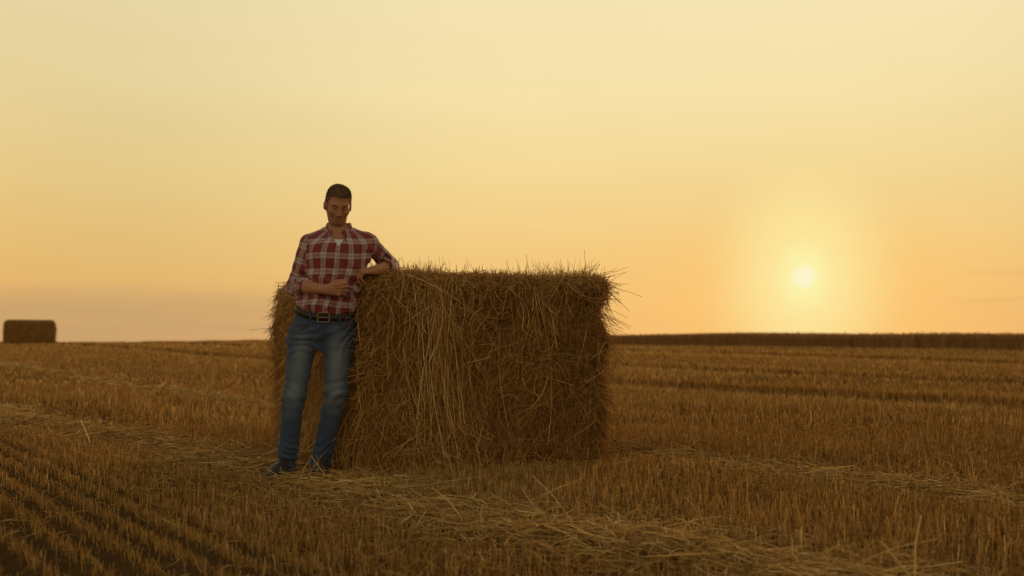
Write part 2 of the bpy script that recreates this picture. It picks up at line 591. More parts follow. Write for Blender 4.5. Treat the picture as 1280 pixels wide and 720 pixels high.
def make_bale(name, label, origin, ex, ey, L, D, H, h, n_str, rad, seed, detail):
    """box bale; local axes: x along the front, y backwards, z up, origin at the near left ground corner"""
    root = bpy.data.objects.new(name, None)
    COL.objects.link(root)
    rot = math.atan2(ex[1], ex[0])
    root.location = (origin[0], origin[1], origin[2])
    root.rotation_euler = (0, 0, rot)
    root['label'] = label
    root['category'] = 'straw bale'
    root['group'] = 'straw bales left on the harvested field'
    W1, W2 = Waves(seed, 5.0), Waves(seed + 1, 14.0)
    W3 = Waves(seed + 2, 30.0, n=14)
    f = Field((-0.25, -0.25, -0.06), (L + 0.25, D + 0.25, H + 0.25), h)
    c = np.array([L / 2, D / 2, H / 2 - 0.02])
    hb = np.array([L / 2, D / 2, H / 2 + 0.02])
    r = 0.10 if detail else 0.27

    def fn(x, y, z):
        q = [np.abs(v - c[i]) - hb[i] + r for i, v in enumerate((x, y, z))]
        o = np.sqrt(sum(np.maximum(v, 0) ** 2 for v in q)) + np.minimum(np.maximum(np.maximum(q[0], q[1]), q[2]), 0) - r
        zz = z / H
        o = o - (0.022 if detail else 0.055) * np.sin(np.clip(zz, 0, 1) * math.pi) ** 0.7          # belly
        o = o + 0.020 * W1(x, y, z) + 0.012 * W2(x, y, z) + 0.006 * W3(x, y, z)
        if detail:
            right = sstep(x, L - 0.35, L - 0.05)
            o = o + 0.75 * right * (0.055 * np.exp(-((z - 1.03) / 0.07) ** 2) - 0.05 * np.exp(-((z - 1.20) / 0.06) ** 2) - 0.02 * np.exp(-((z - 0.80) / 0.14) ** 2) - 0.035 * sstep(z, 0.75, 0.45))
            # the near left edge is worn round, and pressed in where the man leans
            o = o + 0.05 * np.exp(-((x + 0.02) ** 2 + (y + 0.02) ** 2) / 0.13 ** 2)
            wx, wy = BA[0] + x * BX[0] + y * BY[0], BA[1] + x * BX[1] + y * BY[1]
            e = np.sqrt(((wx + 1.125) / 0.205) ** 2 + ((wy - 7.115) / 0.15) ** 2)
            press = (1 - e) * 0.15
            press = np.where((z > 0.55), press, press - (0.55 - z) * 0.5)
            o = -smin(-o, -press, 0.04)
            # the hanging hank swells out towards the ground
            o = o - 0.10 * np.exp(-((x - 0.50) / 0.28) ** 2) * np.exp(-((y) / 0.25) ** 2) * sstep(z, 0.75, 0.0)
        return o.astype(np.float32)
    f.add(fn, (-0.2, -0.2, -0.05), (L + 0.2, D + 0.2, H + 0.2), 0, pad=0.0)
    pts, quads = f.mesh(0)
    core = link('packed_body', mesh_np('packed_body', pts, quads), M_CORE, root)
    # sample the skin
    a, b, c4, d = [pts[quads[:, i]] for i in range(4)]
    nv = np.cross(c4 - a, d - b)
    ar = np.linalg.norm(nv, axis=1)
    nv /= ar[:, None] + 1e-12
    cz = (a + c4)[:, 2] / 2
    cy = (a + c4)[:, 1] / 2
    wgt = ar * (cz > 0.01) * np.where(nv[:, 1] > 0.7, 0.25, 1.0) * np.where(nv[:, 2] < -0.6, 0.0, 1.0)
    idx = RNG.choice(len(quads), n_str, p=wgt / wgt.sum())
    uu, vv = RNG.uniform(0, 1, (2, n_str, 1))
    p = (a[idx] * (1 - uu) + b[idx] * uu) * (1 - vv) + (d[idx] * (1 - uu) + c4[idx] * uu) * vv
    nn = nv[idx]
    nn = nn / np.linalg.norm(nn, axis=1, keepdims=True)
    up = nn[:, 2]
    OR = Waves(seed + 5, 4.0)
    OR2 = Waves(seed + 6, 11.0)
    # tangent frame: e = down along the wall, g = sideways
    down = np.array([0, 0, -1.0]) - nn * (-up)[:, None]
    flat = np.linalg.norm(down, axis=1) < 0.5
    rd = RNG.normal(size=(n_str, 3))
    rd[:, 2] *= 0.3
    rd -= nn * np.einsum('ij,ij->i', rd, nn)[:, None]
    down = np.where(flat[:, None], rd, down)
    down /= np.linalg.norm(down, axis=1, keepdims=True) + 1e-9
    g = np.cross(nn, down)
    ang = 0.55 * OR(*p.T) + 0.5 * OR2(*p.T) + RNG.normal(0, 0.5, n_str)
    wild = RNG.uniform(0, 1, n_str) < 0.42
    ang = np.where(wild, RNG.uniform(-1.7, 1.7, n_str), ang)
    tdir = down * np.cos(ang)[:, None] + g * np.sin(ang)[:, None]
    Ls = RNG.gamma(3.2, 0.042, n_str).clip(0.035, 0.36)
    kind = RNG.uniform(0, 1, n_str)
    lift = np.where(kind < 0.86, RNG.normal(0.004, 0.010, n_str), RNG.uniform(0.02, 0.09, n_str))
    stick = kind > 0.982
    lift = np.where(stick, RNG.uniform(0.06, 0.14, n_str), lift)
    edge_top = (p[:, 2] > H - 0.10)
    # upright fuzz along the top
    fuzz = edge_top & (RNG.uniform(0, 1, n_str) < 0.30)
    Ls = np.where(fuzz, RNG.uniform(0.015, 0.06, n_str), Ls)
    stick &= ~edge_top | (RNG.uniform(0, 1, n_str) < 0.15)
    lift = np.where(edge_top, np.minimum(lift, 0.022), lift)
    lift = np.where(fuzz, Ls * RNG.uniform(0.4, 1.0, n_str), lift)
    right_edge = (p[:, 0] > L - 0.14) & (RNG.uniform(0, 1, n_str) < 0.16)
    lift = np.where(right_edge, np.abs(RNG.normal(0.05, 0.06, n_str)) + 0.02, lift)
    seg = 5 if detail else 3
    s = np.linspace(0, 1, seg)[None, :, None]
    off = RNG.uniform(-0.012, 0.016, n_str)
    curv = RNG.normal(0, 0.16, n_str) * Ls
    side = np.cross(nn, tdir)
    path = (p[:, None, :] + nn[:, None, :] * (off[:, None, None] + lift[:, None, None] * s ** 1.6)
            + tdir[:, None, :] * (Ls[:, None, None] * (s - 0.4 * (~stick & ~fuzz)[:, None, None])) + side[:, None, :] * curv[:, None, None] * (s * s - s))
    path[:, :, 2] -= (0.25 * np.maximum(lift, 0) * (1 - fuzz))[:, None] * (s[0, :, 0] ** 2)[None, :]
    path[:, :, 2] = np.maximum(path[:, :, 2], 0.006)
    rr = (rad * RNG.uniform(0.6, 1.35, n_str))[:, None] * np.linspace(1.0, 0.65, seg)[None, :]
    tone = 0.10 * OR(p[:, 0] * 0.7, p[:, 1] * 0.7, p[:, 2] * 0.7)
    rnd = np.clip(RNG.beta(1.8, 2.6, n_str) + tone + 0.10 * (up > 0.6) + 0.20 * sstep(p[:, 2], H - 0.16, H - 0.05) + 0.05 * (kind > 0.86), 0, 1)  # straws near the top rim coloured paler, standing in for light from above
    sets = [(path, rr, rnd)]
    if detail:
        # long bold straws lying loosely over the faces
        n = 900
        i2 = RNG.choice(n_str, n, replace=False)
        i2 = i2[(up[i2] < 0.5)]
        n = len(i2)
        a2 = np.where(RNG.uniform(0, 1, n) < 0.45, RNG.normal(0, 0.6, n), RNG.uniform(-1.6, 1.6, n))
        td = down[i2] * np.cos(a2)[:, None] + g[i2] * np.sin(a2)[:, None]
        sd = np.cross(nn[i2], td)
        L2 = RNG.uniform(0.10, 0.32, n)
        s7 = np.linspace(-0.5, 0.5, 7)[None, :, None]
        cv = RNG.normal(0, 0.13, n) * L2
        pp2 = p[i2][:, None, :] + nn[i2][:, None, :] * (0.022 + RNG.uniform(0, 0.02, n)[:, None, None] + RNG.normal(0, 0.05, n)[:, None, None] * s7) \
            + td[:, None, :] * (L2[:, None, None] * s7) + sd[:, None, :] * (cv[:, None, None] * s7 * s7 * 4)
        pp2[:, :, 2] = np.maximum(pp2[:, :, 2], 0.008)
        pp2[:, :, 2] = np.minimum(pp2[:, :, 2], H + 0.03)
        sets.append((pp2, np.full((n, 7), 1.0) * (0.0023 * RNG.uniform(0.7, 1.25, n))[:, None], np.clip(RNG.normal(0.62, 0.22, n), 0, 1)))
        # long hank drawn down over the front face
        n = 130
        k0 = RNG.normal(0.49, 0.085, n)
        k1 = 0.48 + RNG.normal(0, 0.15, n) + np.where(RNG.uniform(0, 1, n) < 0.2, RNG.uniform(0, 0.3, n), 0)
        far_k = RNG.uniform(0, 1, n) < 0.15
        kk = RNG.choice(np.array([0.22, 0.30, 0.78, 1.02, 1.22, 1.45]), n)
        k0 = np.where(far_k, kk + RNG.normal(0, 0.03, n), k0)
        k1 = np.where(far_k, kk + RNG.normal(0, 0.07, n), k1)
        zt = H - np.abs(RNG.normal(0.05, 0.12, n))
        zb = np.where(RNG.uniform(0, 1, n) < 0.55, RNG.uniform(0.02, 0.6, n), RNG.uniform(0.5, 1.05, n))
        zb = np.minimum(zb, zt - 0.12)
        u = np.linspace(0, 1, 7)[None, :]
        px = k0[:, None] + (k1 - k0)[:, None] * u ** 0.8 + RNG.normal(0, 0.045, n)[:, None] * np.sin(u * 3.1)
        pz = zt[:, None] + (zb - zt)[:, None] * u
        bul = 0.035 * np.sin(np.clip(pz / H, 0, 1) * math.pi) + 0.115 * np.exp(-((px - 0.50) / 0.28) ** 2) * sstep(pz, 0.75, 0.0)
        py = -bul - RNG.uniform(0.008, 0.035, n)[:, None] - RNG.normal(0.0, 0.02, n)[:, None] * u ** 2 + 0.05 * (1 - sstep(H - pz, 0, 0.08))
        sets.append((np.stack([px, py, pz], -1), np.full((n, 7), 1.0) * (0.0020 * RNG.uniform(0.6, 1.4, n))[:, None],
                     np.clip(RNG.normal(0.66, 0.22, n), 0, 1)))
        # tufts standing up on the top edge
        tx = np.array([0.42, 0.47, 0.53, 0.60, 0.27, 0.33, 0.75, 0.86, 1.05, 1.18, 1.33, 1.46, 1.58, 1.64, 1.69, 0.16])
        n = 700
        c_ = RNG.choice(len(tx), n)
        px0 = tx[c_] + RNG.normal(0, 0.03, n)
        py0 = RNG.uniform(0.03, 0.25, n)
        hh = RNG.gamma(2.2, 0.017, n).clip(0.012, 0.11)
        lx, ly = RNG.normal(0, 0.4, (2, n))
        u = np.linspace(0, 1, 3)[None, :]
        sets.append((np.stack([px0[:, None] + lx[:, None] * hh[:, None] * u, py0[:, None] + ly[:, None] * hh[:, None] * u,
                               H - 0.03 + (hh + 0.03)[:, None] * u], -1),
                     np.full((n, 3), 0.0017) * np.array([1, 0.9, 0.5])[None, :], np.clip(RNG.normal(0.45, 0.2, n), 0, 1)))
        # long strands poking out of the right hand end
        n = 900
        pz0 = np.where(RNG.uniform(0, 1, n) < 0.35, RNG.normal(1.18, 0.07, n), RNG.normal(0.78, 0.20, n)).clip(0.05, H)
        py0 = RNG.uniform(0.0, 0.8, n)
        Lr = RNG.gamma(2.6, 0.042, n).clip(0.03, 0.28)
        el = np.where(pz0 > 1.1, RNG.normal(0.25, 0.6, n), RNG.normal(-0.75, 0.4, n))
        yy = RNG.normal(-0.1, 0.5, n)
        u = np.linspace(0, 1, 5)[None, :]
        sets.append((np.stack([L - 0.05 + np.cos(el)[:, None] * Lr[:, None] * u + 0.0 * u,
                               py0[:, None] + yy[:, None] * Lr[:, None] * u,
                               pz0[:, None] + np.sin(el)[:, None] * Lr[:, None] * u - 0.25 * Lr[:, None] * u ** 2.2], -1),
                     np.full((n, 5), 0.0017) * np.linspace(1, 0.6, 5)[None, :], np.clip(RNG.normal(0.5, 0.22, n), 0, 1)))
        # a handful of long ones seen against the sky
        spec = [((1.70, 0.05, 1.24), (0.26, 0.0, -0.16)), ((1.72, 0.1, 1.05), (0.30, 0.05, -0.09)), ((1.70, 0.0, 1.08), (0.22, 0.0, -0.05)),
                ((1.66, 0.1, 1.27), (0.07, 0.0, 0.13)), ((1.62, 0.1, 1.27), (0.0, 0.0, 0.11)), ((1.22, 0.1, 1.28), (-0.02, 0, 0.17)),
                ((1.30, 0.15, 1.28), (0.06, 0, 0.08)), ((0.50, 0.06, 1.28), (0.02, 0, 0.11)), ((0.56, 0.06, 1.28), (0.05, 0, 0.09)),
                ((1.74, 0.15, 0.92), (0.24, 0.0, -0.12)), ((1.74, 0.05, 0.85), (0.20, -0.05, -0.20)), ((1.72, 0.2, 0.98), (0.27, 0.05, -0.03)),
                ((-0.02, 1.5, 0.80), (-0.20, 0.0, 0.04)), ((-0.02, 1.9, 1.0), (-0.12, 0.1, 0.10))]
        q0 = np.array([s_[0] for s_ in spec])
        q1 = np.array([s_[1] for s_ in spec])
        u = np.linspace(0, 1, 5)[None, :, None]
        pp = q0[:, None, :] + q1[:, None, :] * u
        pp[:, :, 2] -= 0.03 * (u[:, :, 0] ** 2)
        sets.append((pp, np.full((len(spec), 5), 0.0016), np.full(len(spec), 0.35)))
        # fallen straw round the foot of the bale
        n = 1300
        px0 = RNG.uniform(-0.15, L + 0.12, n)
        py0 = -np.abs(RNG.normal(0.03, 0.10, n)) - 0.02 - 0.12 * np.exp(-((px0 - 0.5) / 0.28) ** 2)
        az = RNG.uniform(0, 6.28, n)
        Lr = RNG.gamma(3, 0.05, n).clip(0.05, 0.35)
        u = np.linspace(-0.5, 0.5, 4)[None, :]
        z0 = RNG.uniform(0.008, 0.05, n) * np.exp(py0 * 4)
        sets.append((np.stack([px0[:, None] + np.cos(az)[:, None] * Lr[:, None] * u, py0[:, None] + np.sin(az)[:, None] * 0.5 * Lr[:, None] * u,
                               np.maximum(0.006, z0[:, None] + RNG.normal(0, 0.25, n)[:, None] * Lr[:, None] * u)], -1),
                     np.full((n, 4), 0.0018), np.clip(RNG.beta(2.3, 2.3, n), 0, 1)))
    me = tube_mesh('loose_straw', sets)
    so = link('loose_straw', me, M_BALESTRAW, root)
    so['kind'] = 'stuff'
    return root


def build_bales():
    make_bale('straw_bale', 'large rectangular straw bale with loose hanging straw that the man leans on',
              (BA[0], BA[1], 0.0), BX, BY, BL, BD, BH, 0.016, 82000, 0.0018, 31, True)
    # the far bale sits on the rise at the left
    Yb = 60.0
    x0 = (6 - 640) / F * Yb
    make_bale('straw_bale', 'small distant straw bale with rounded corners on the horizon at far left',
              (x0, Yb, float(gz(x0 + 1.3, Yb)) - 0.03), np.array([0.914, 0.405]), np.array([-0.405, 0.914]), 2.44, 1.6, 1.33, 0.035, 2600, 0.006, 61, False)


# ------------------------------------------------------------------ uncut crop beyond the stubble
def build_crop():
    C0 = np.array([24.7, 55.0])
    ts = np.concatenate([np.arange(-18, 120, 0.8), np.arange(120, 420, 3.0)])
    ws = np.array([0, 0.02, 0.25, 0.6, 1.2, 2, 3, 5, 8, 12, 18, 28, 45, 80, 160, 300.0])
    T, Wd = np.meshgrid(ts, ws, indexing='ij')
    X = C0[0] - ROWD[0] * T + ROWN[0] * Wd
    Y = C0[1] - ROWD[1] * T + ROWN[1] * Wd
    CW, CW2 = Waves(71, 0.9, dims=2), Waves(72, 3.0, dims=2)
    wob = CW(T * 0.6, Wd * 0.2) * 0.12
    X = X + wob * ROWN[0]
    Y = Y + wob * ROWN[1]
    G = gz(X, Y)
    top = 0.72 + 0.09 * CW(X * 0.3, Y * 0.3) + 0.05 * CW2(X, Y)
    Z = np.where(Wd == 0, G - 0.05, G + top * np.interp(Wd, [0, 0.02, 0.25, 0.6, 1.2, 2.0], [0, 0.25, 0.5, 0.72, 0.9, 1.0]))
    V = np.stack([X, Y, Z], -1).reshape(-1, 3)
    nw = len(ws)
    i, j = np.meshgrid(np.arange(len(ts) - 1), np.arange(nw - 1), indexing='ij')
    k = (i * nw + j).ravel()
    Q = np.stack([k, k + 1, k + nw + 1, k + nw], -1)
    R = np.clip(0.25 + 0.25 * CW2(X, Y), 0, 1).ravel()
    # stems and ears along the edge and over the first metres
    n = 70000
    t = np.where(RNG.uniform(0, 1, n) < 0.7, RNG.uniform(-18, 60, n), RNG.uniform(60, 260, n))
    w = np.where(RNG.uniform(0, 1, n) < 0.5, np.abs(RNG.normal(0, 0.8, n)) - 0.3, RNG.exponential(5.0, n))
    x = C0[0] - ROWD[0] * t + ROWN[0] * w
    y = C0[1] - ROWD[1] * t + ROWN[1] * w
    g = gz(x, y)
    hh = (0.78 + 0.09 * CW(x * 0.3, y * 0.3)) * RNG.normal(1, 0.07, n)
    lx, ly = RNG.normal(0, 0.12, (2, n))
    u = np.linspace(0, 1, 3)[None, :]
    path = np.stack([x[:, None] + lx[:, None] * u ** 2, y[:, None] + ly[:, None] * u ** 2, g[:, None] + hh[:, None] * u], -1)
    rad = (0.012 * RNG.uniform(0.6, 1.4, n))[:, None] * np.array([1.0, 1.0, 0.8])[None, :]
    V2, Q2, R2 = tubes(path, rad, np.clip(RNG.normal(0.5, 0.2, n), 0, 1))
    me = mesh_np('crop_field', np.concatenate([V, V2]), np.concatenate([Q, Q2 + len(V)]), {'rnd': ('FLOAT', np.concatenate([R, R2]))})
    o = link('crop_field', me, M_CROP, smooth=False)
    o['kind'] = 'stuff'
    o['label'] = 'dark strip of uncut standing crop along the horizon beyond the stubble'
    o['category'] = 'crop'


# ------------------------------------------------------------------ the man
def vz(v, Y=7.0):
    return CAMH + (HV - v) / F * Y


def ux(u, Y=7.0):
    return (u - 640.0) / F * Y


MANY = 7.10


def rows_px(tab):
    """v, uL, uR, half depth, depth centre (photo pixels at the man's depth) -> loft rows, ascending z"""
    out = [(vz(v, MANY), ux((l + r) / 2, MANY), (r - l) / 2 / F * MANY, cy, b) for v, l, r, b, cy in tab]
    return np.array(sorted(out))


SHIRT_ROWS = rows_px([(402, 369, 444, .118, 7.105), (392, 368, 445, .126, 7.105), (384, 367, 447, .130, 7.105), (374, 372, 449, .124, 7.105), (358, 379, 452, .118, 7.105),
                      (345, 382, 456, .120, 7.100), (330, 383, 460, .128, 7.100), (318, 380, 464, .131, 7.105), (308, 380, 466, .122, 7.110),
                      (300, 381, 466, .108, 7.120), (294, 388, 462, .094, 7.125), (289, 397, 452, .080, 7.130), (285, 404, 441, .070, 7.130)])
JEAN_ROWS = rows_px([(376, 374, 444, .112, 7.105), (386, 371, 443, .116, 7.105), (398, 367, 443, .120, 7.105), (410, 363, 444, .124, 7.110), (424, 360, 444, .122, 7.115),
                     (438, 362, 442, .105, 7.120)])


def belt_z(x, y=None):
    """height of the belt line: it sags at the front"""
    s = np.clip((x - ux(407, MANY)) / 0.178, -1.1, 1.1)
    z = 0.989 + 0.036 * s * s - 0.023 * s
    if y is not None:
        z = z + np.clip((y - 7.105) / 0.12, 0, 1) * 0.02
    return z


def surf_y(rows, x, z, off=0.0, p=2.3):
    cx, a, cy, b = [np.interp(z, rows[:, 0], rows[:, i]) for i in (1, 2, 3, 4)]
    q = np.clip(1 - np.abs((x - cx) / (a + off)) ** p, 0, 1) ** (1 / p)
    return cy - (b + off) * q


def skin_mat():
    m, nt = new_mat('skin')
    geo = N(nt, 'ShaderNodeNewGeometry')
    n = noise(nt, 35.0, 4.0, vec=geo.outputs['Position'])
    c = mixc(nt, n, (0.27, 0.115, 0.066), (0.38, 0.175, 0.105))
    c = mixc(nt, math_n(nt, 'MULTIPLY', attr(nt, 'beard').outputs['Fac'], 0.14), c, (0.13, 0.075, 0.055))
    c = mixc(nt, math_n(nt, 'MULTIPLY', attr(nt, 'lip').outputs['Fac'], 0.45), c, (0.30, 0.09, 0.075))
    b = finish(nt, c, rough=0.75, spec=0.12, bump=n, bump_dist=0.002, bump_str=0.3)
    b.inputs['Subsurface Weight'].default_value = 0.08
    b.inputs['Subsurface Radius'].default_value = (0.02, 0.008, 0.004)
    return m


def plaid_mat():
    m, nt = new_mat('plaid_cotton')
    a = attr(nt, 'cloth')
    sep = N(nt, 'ShaderNodeSeparateXYZ')
    nt.links.new(a.outputs['Vector'], sep.inputs[0])
    red, dark, pale, mid = (0.185, 0.026, 0.034), (0.12, 0.018, 0.026), (0.42, 0.34, 0.33), (0.32, 0.20, 0.20)
    st_ = [(0.0, red), (0.20, red), (0.25, dark), (0.29, dark), (0.34, pale), (0.42, pale), (0.45, mid), (0.53, mid), (0.56, pale), (0.66, pale),
           (0.71, dark), (0.75, dark), (0.80, red), (1.0, red)]
    cols = []
    for i, per in ((0, 0.080), (1, 0.096)):
        f = math_n(nt, 'FRACT', math_n(nt, 'MULTIPLY_ADD', sep.outputs[i], 1 / per, 20.27))
        r = ramp(nt, st_)
        nt.links.new(f, r.inputs[0])
        cols.append(r.outputs[0])
    c = mixc(nt, 0.5, cols[0], cols[1])
    geo = N(nt, 'ShaderNodeNewGeometry')
    n = noise(nt, 60.0, 3.0, vec=geo.outputs['Position'])
    n2 = noise(nt, 22.0, 4.0, 0.6, vec=geo.outputs['Position'], dist=0.8)
    c = mixc(nt, 1.0, c, mixc(nt, n, (0.8, 0.8, 0.8), (1.15, 1.15, 1.15)), 'MULTIPLY')
    finish(nt, c, rough=0.85, spec=0.15, bump=n2, bump_dist=0.02, bump_str=0.35, sheen=0.15)
    return m


def denim_mat():
    m, nt = new_mat('denim')
    geo = N(nt, 'ShaderNodeNewGeometry')
    n = noise(nt, 18.0, 4.0, 0.6, vec=geo.outputs['Position'])
    fine = noise(nt, 400.0, 2.0, vec=geo.outputs['Position'])
    c = mixc(nt, n, (0.024, 0.034, 0.066), (0.046, 0.064, 0.112))
    w = math_n(nt, 'MULTIPLY', attr(nt, 'wear').outputs['Fac'], math_n(nt, 'MULTIPLY_ADD', n, 0.8, 0.35))
    c = mixc(nt, w, c, (0.155, 0.17, 0.195))
    c = mixc(nt, 1.0, c, mixc(nt, fine, (0.75, 0.75, 0.75), (1.2, 1.2, 1.2)), 'MULTIPLY')
    finish(nt, c, rough=0.9, spec=0.1, bump=n, bump_dist=0.02, bump_str=0.5, sheen=0.1)
    return m


def plain_mat(name, col, rough=0.6, spec=0.3, metal=0.0, bumpscale=80.0, vary=0.25, bd=0.003):
    m, nt = new_mat(name)
    geo = N(nt, 'ShaderNodeNewGeometry')
    n = noise(nt, bumpscale, 4.0, vec=geo.outputs['Position'])
    lo = tuple(c * (1 - vary) for c in col)
    hi = tuple(min(1, c * (1 + vary)) for c in col)
    finish(nt, mixc(nt, n, lo, hi), rough=rough, spec=spec, metal=metal, bump=n, bump_dist=bd, bump_str=0.4)
    return m


def build_person():
    base = np.array([ux(380), 7.0, 0.0])
    body_objs = []

    def put(name, pts, faces, mat, parent=None, attrs=None, smooth=True):
        o = link(name, mesh_np(name, pts - base, faces, attrs), mat, parent, smooth)
        return o

    # ---- frames and joints
    yaw, pitch, roll = math.radians(16), math.radians(23), math.radians(3)
    fwd = np.array([math.sin(yaw) * math.cos(pitch), -math.cos(yaw) * math.cos(pitch), -math.sin(pitch)])
    right = np.array([math.cos(yaw), math.sin(yaw), 0.0])
    up = np.cross(fwd, right)
    up /= np.linalg.norm(up)
    right = right * math.cos(roll) - up * math.sin(roll)
    up = np.cross(fwd, right)
    R = np.stack([right, fwd, up], 1)
    HC = P(422.6, 256.0, MANY - 0.015)
    HS = 0.965

    def hp(x, y, z):
        return HC + R @ (np.array([x, y, z]) * HS)

    A_SH, A_EL, A_WR = P(385, 307, 7.10), P(369, 357.5, 7.11), P(409, 362.5, 6.92)
    B_SH, B_EL, B_WR = P(459, 305, 7.14), P(490, 332.5, 7.34), P(470.5, 338, 7.03)

    # ---- the body: one continuous surface
    f = Field((-1.54, 6.72, -0.02), (-0.66, 7.50, 1.86), 0.0036)
    f.loft(SHIRT_ROWS, k=0.0, off=-0.028)
    f.loft(JEAN_ROWS, k=0.03, off=-0.026)
    # legs
    RH, RK, RA = P(379, 426, 7.09), P(368, 497, 7.01), P(357, 580, 7.0)
    LH, LK, LA = P(423, 426, 7.09), P(420, 492, 7.02), P(401, 576, 7.06)
    for h_, k_, a_ in ((RH, RK, RA), (LH, LK, LA)):
        f.cone(h_, k_, 0.080, 0.056, 0.05)
        f.cone(k_, a_, 0.054, 0.038, 0.03)
        m_ = k_ * 0.62 + a_ * 0.38 + np.array([0, 0.02, 0])
        f.ell(m_, (0.052, 0.056, 0.11), 0.03)
        toe = np.array([a_[0] + (-0.03 if a_ is RA else 0.02), a_[1] - 0.14, 0.04])
        f.cone(np.array([a_[0], a_[1] + 0.03, 0.045]), toe, 0.036, 0.028, 0.03)
        f.cone(a_, np.array([a_[0], a_[1] + 0.01, 0.05]), 0.038, 0.038, 0.02)
    # neck, traps
    NB = P(423, 296, 7.12)
    f.cone(NB, hp(0, -0.030, -0.055), 0.060, 0.050, 0.02)
    f.cone(NB + np.array([-0.02, 0.01, 0.01]), A_SH + np.array([0, 0, 0.02]), 0.045, 0.035, 0.05)
    f.cone(NB + np.array([0.02, 0.01, 0.01]), B_SH + np.array([0, 0, 0.02]), 0.045, 0.035, 0.05)
    f.cone(NB + np.array([-0.022, -0.045, -0.01]), hp(-0.045, -0.02, -0.05), 0.012, 0.013, 0.02)
    f.cone(NB + np.array([0.018, -0.045, -0.01]), hp(0.045, -0.02, -0.05), 0.012, 0.013, 0.02)
    # arms
    for s_, e_, w_ in ((A_SH, A_EL, A_WR), (B_SH, B_EL, B_WR)):
        f.cone(s_, e_, 0.042, 0.030, 0.03)
        f.cone(e_, e_ * 0.62 + w_ * 0.38, 0.030, 0.043, 0.01)
        f.cone(e_ * 0.62 + w_ * 0.38, w_, 0.0425, 0.028, 0.01)

    def hand(W, e1, e2, e3, curls, thumb, sc=1.0):
        e1, e2, e3 = [np.array(v, float) / np.linalg.norm(v) for v in (e1, e2, e3)]
        e2 = e2 - e1 * (e1 @ e2)
        e2 /= np.linalg.norm(e2)
        e3 = e3 - e1 * (e1 @ e3) - e2 * (e2 @ e3)
        e3 /= np.linalg.norm(e3)
        offs = [0.031, 0.0105, -0.0105, -0.030]
        reach = [0.088, 0.092, 0.087, 0.078]
        lens = [(0.044, 0.026, 0.020), (0.048, 0.030, 0.021), (0.045, 0.028, 0.020), (0.035, 0.021, 0.018)]
        rr = [0.0096, 0.0100, 0.0095, 0.0084]
        f.cone(W, W + e1 * 0.02 * sc, 0.027, 0.026, 0.02)
        for i in range(4):
            m = W + (e1 * reach[i] + e2 * offs[i]) * sc
            f.cone(W + (e1 * 0.018 + e2 * offs[i] * 0.55) * sc, m, 0.0165 * sc, 0.0125 * sc, 0.014)
            p, ang = m, 0.0
            for j in range(3):
                ang += math.radians(curls[i][j])
                d = e1 * math.cos(ang) - e3 * math.sin(ang)
                q = p + d * lens[i][j] * sc
                f.cone(p, q, rr[i] * (1 - 0.08 * j) * sc, rr[i] * (0.92 - 0.1 * j) * sc, 0.004)
                p = q
            f.ell(m + e3 * 0.004, (0.0115, 0.0115, 0.0115), 0.006)      # knuckle
        b0 = W + (e1 * 0.028 + e2 * 0.022 - e3 * 0.008) * sc
        p = b0
        f.cone(W + e1 * 0.015, b0, 0.018, 0.017, 0.015)
        for (a1, a2, a3), L, r in zip(thumb, (0.042, 0.032, 0.026), (0.0135, 0.0115, 0.0102)):
            d = e1 * a1 + e2 * a2 + e3 * a3
            d /= np.linalg.norm(d)
            q = p + d * L * sc
            f.cone(p, q, r * sc, r * 0.9 * sc, 0.008)
            p = q
    # his right hand: loose fist before the belly, back of the hand to the camera, thumb up
    fa = (A_WR - A_EL) / np.linalg.norm(A_WR - A_EL)
    hand(A_WR, fa * 0.45 + np.array([0.85, -0.12, 0.10]), (0.05, -0.25, 1.0), (-0.3, -1.0, -0.1),
         [(48, 72, 35), (55, 82, 40), (62, 86, 42), (66, 86, 42)], [(0.75, 0.55, -0.2), (0.9, 0.0, -0.35), (0.85, -0.25, -0.4)])
    # his left hand: palm down over the bale corner, fingers drooping over the edge
    fb = (B_WR - B_EL) / np.linalg.norm(B_WR - B_EL)
    hand(B_WR, fb * 0.1 + np.array([-1.0, -0.10, -0.08]), (-0.1, 0.9, 0.35), (-0.12, -0.50, 0.9),
         [(46, 42, 22), (50, 44, 24), (52, 46, 26), (54, 50, 28)], [(0.6, 0.7, -0.2), (0.85, 0.3, -0.3), (0.95, 0.0, -0.3)])
    # head
    f.ell(hp(0, -0.012, 0.030), np.array([0.078, 0.096, 0.086]) * HS, 0.02, R)
    f.ell(hp(0, 0.028, -0.035), np.array([0.059, 0.064, 0.077]) * HS, 0.03, R)
    f.ell(hp(0, 0.038, -0.080), np.array([0.041, 0.046, 0.030]) * HS, 0.03, R)
    f.ell(hp(0, 0.077, -0.098), np.array([0.021, 0.016, 0.014]) * HS, 0.018, R)
    for s_ in (-1, 1):
        f.cone(hp(s_ * 0.052, 0.002, -0.048), hp(s_ * 0.024, 0.058, -0.093), 0.012, 0.012, 0.025)     # jaw line
        f.ell(hp(s_ * 0.043, 0.064, -0.026), np.array([0.020, 0.018, 0.018]) * HS, 0.03, R)          # cheekbone
        f.cone(hp(s_ * 0.012, 0.090, 0.020), hp(s_ * 0.046, 0.072, 0.020), 0.010, 0.009, 0.018)      # brow
        f.ell(hp(s_ * 0.031, 0.098, -0.003), np.array([0.018, 0.018, 0.013]) * HS, 0.012, R, 's')    # eye socket
        f.ell(hp(s_ * 0.031, 0.074, -0.002), np.array([0.0150, 0.0140, 0.0125]) * HS, 0.004, R)      # lids
        # ear
        f.ell(hp(s_ * 0.080, -0.012, -0.012), np.array([0.013, 0.022, 0.032]) * HS, 0.012, R)
        f.ell(hp(s_ * 0.093, -0.002, -0.006), np.array([0.006, 0.010, 0.018]) * HS, 0.006, R, 's')
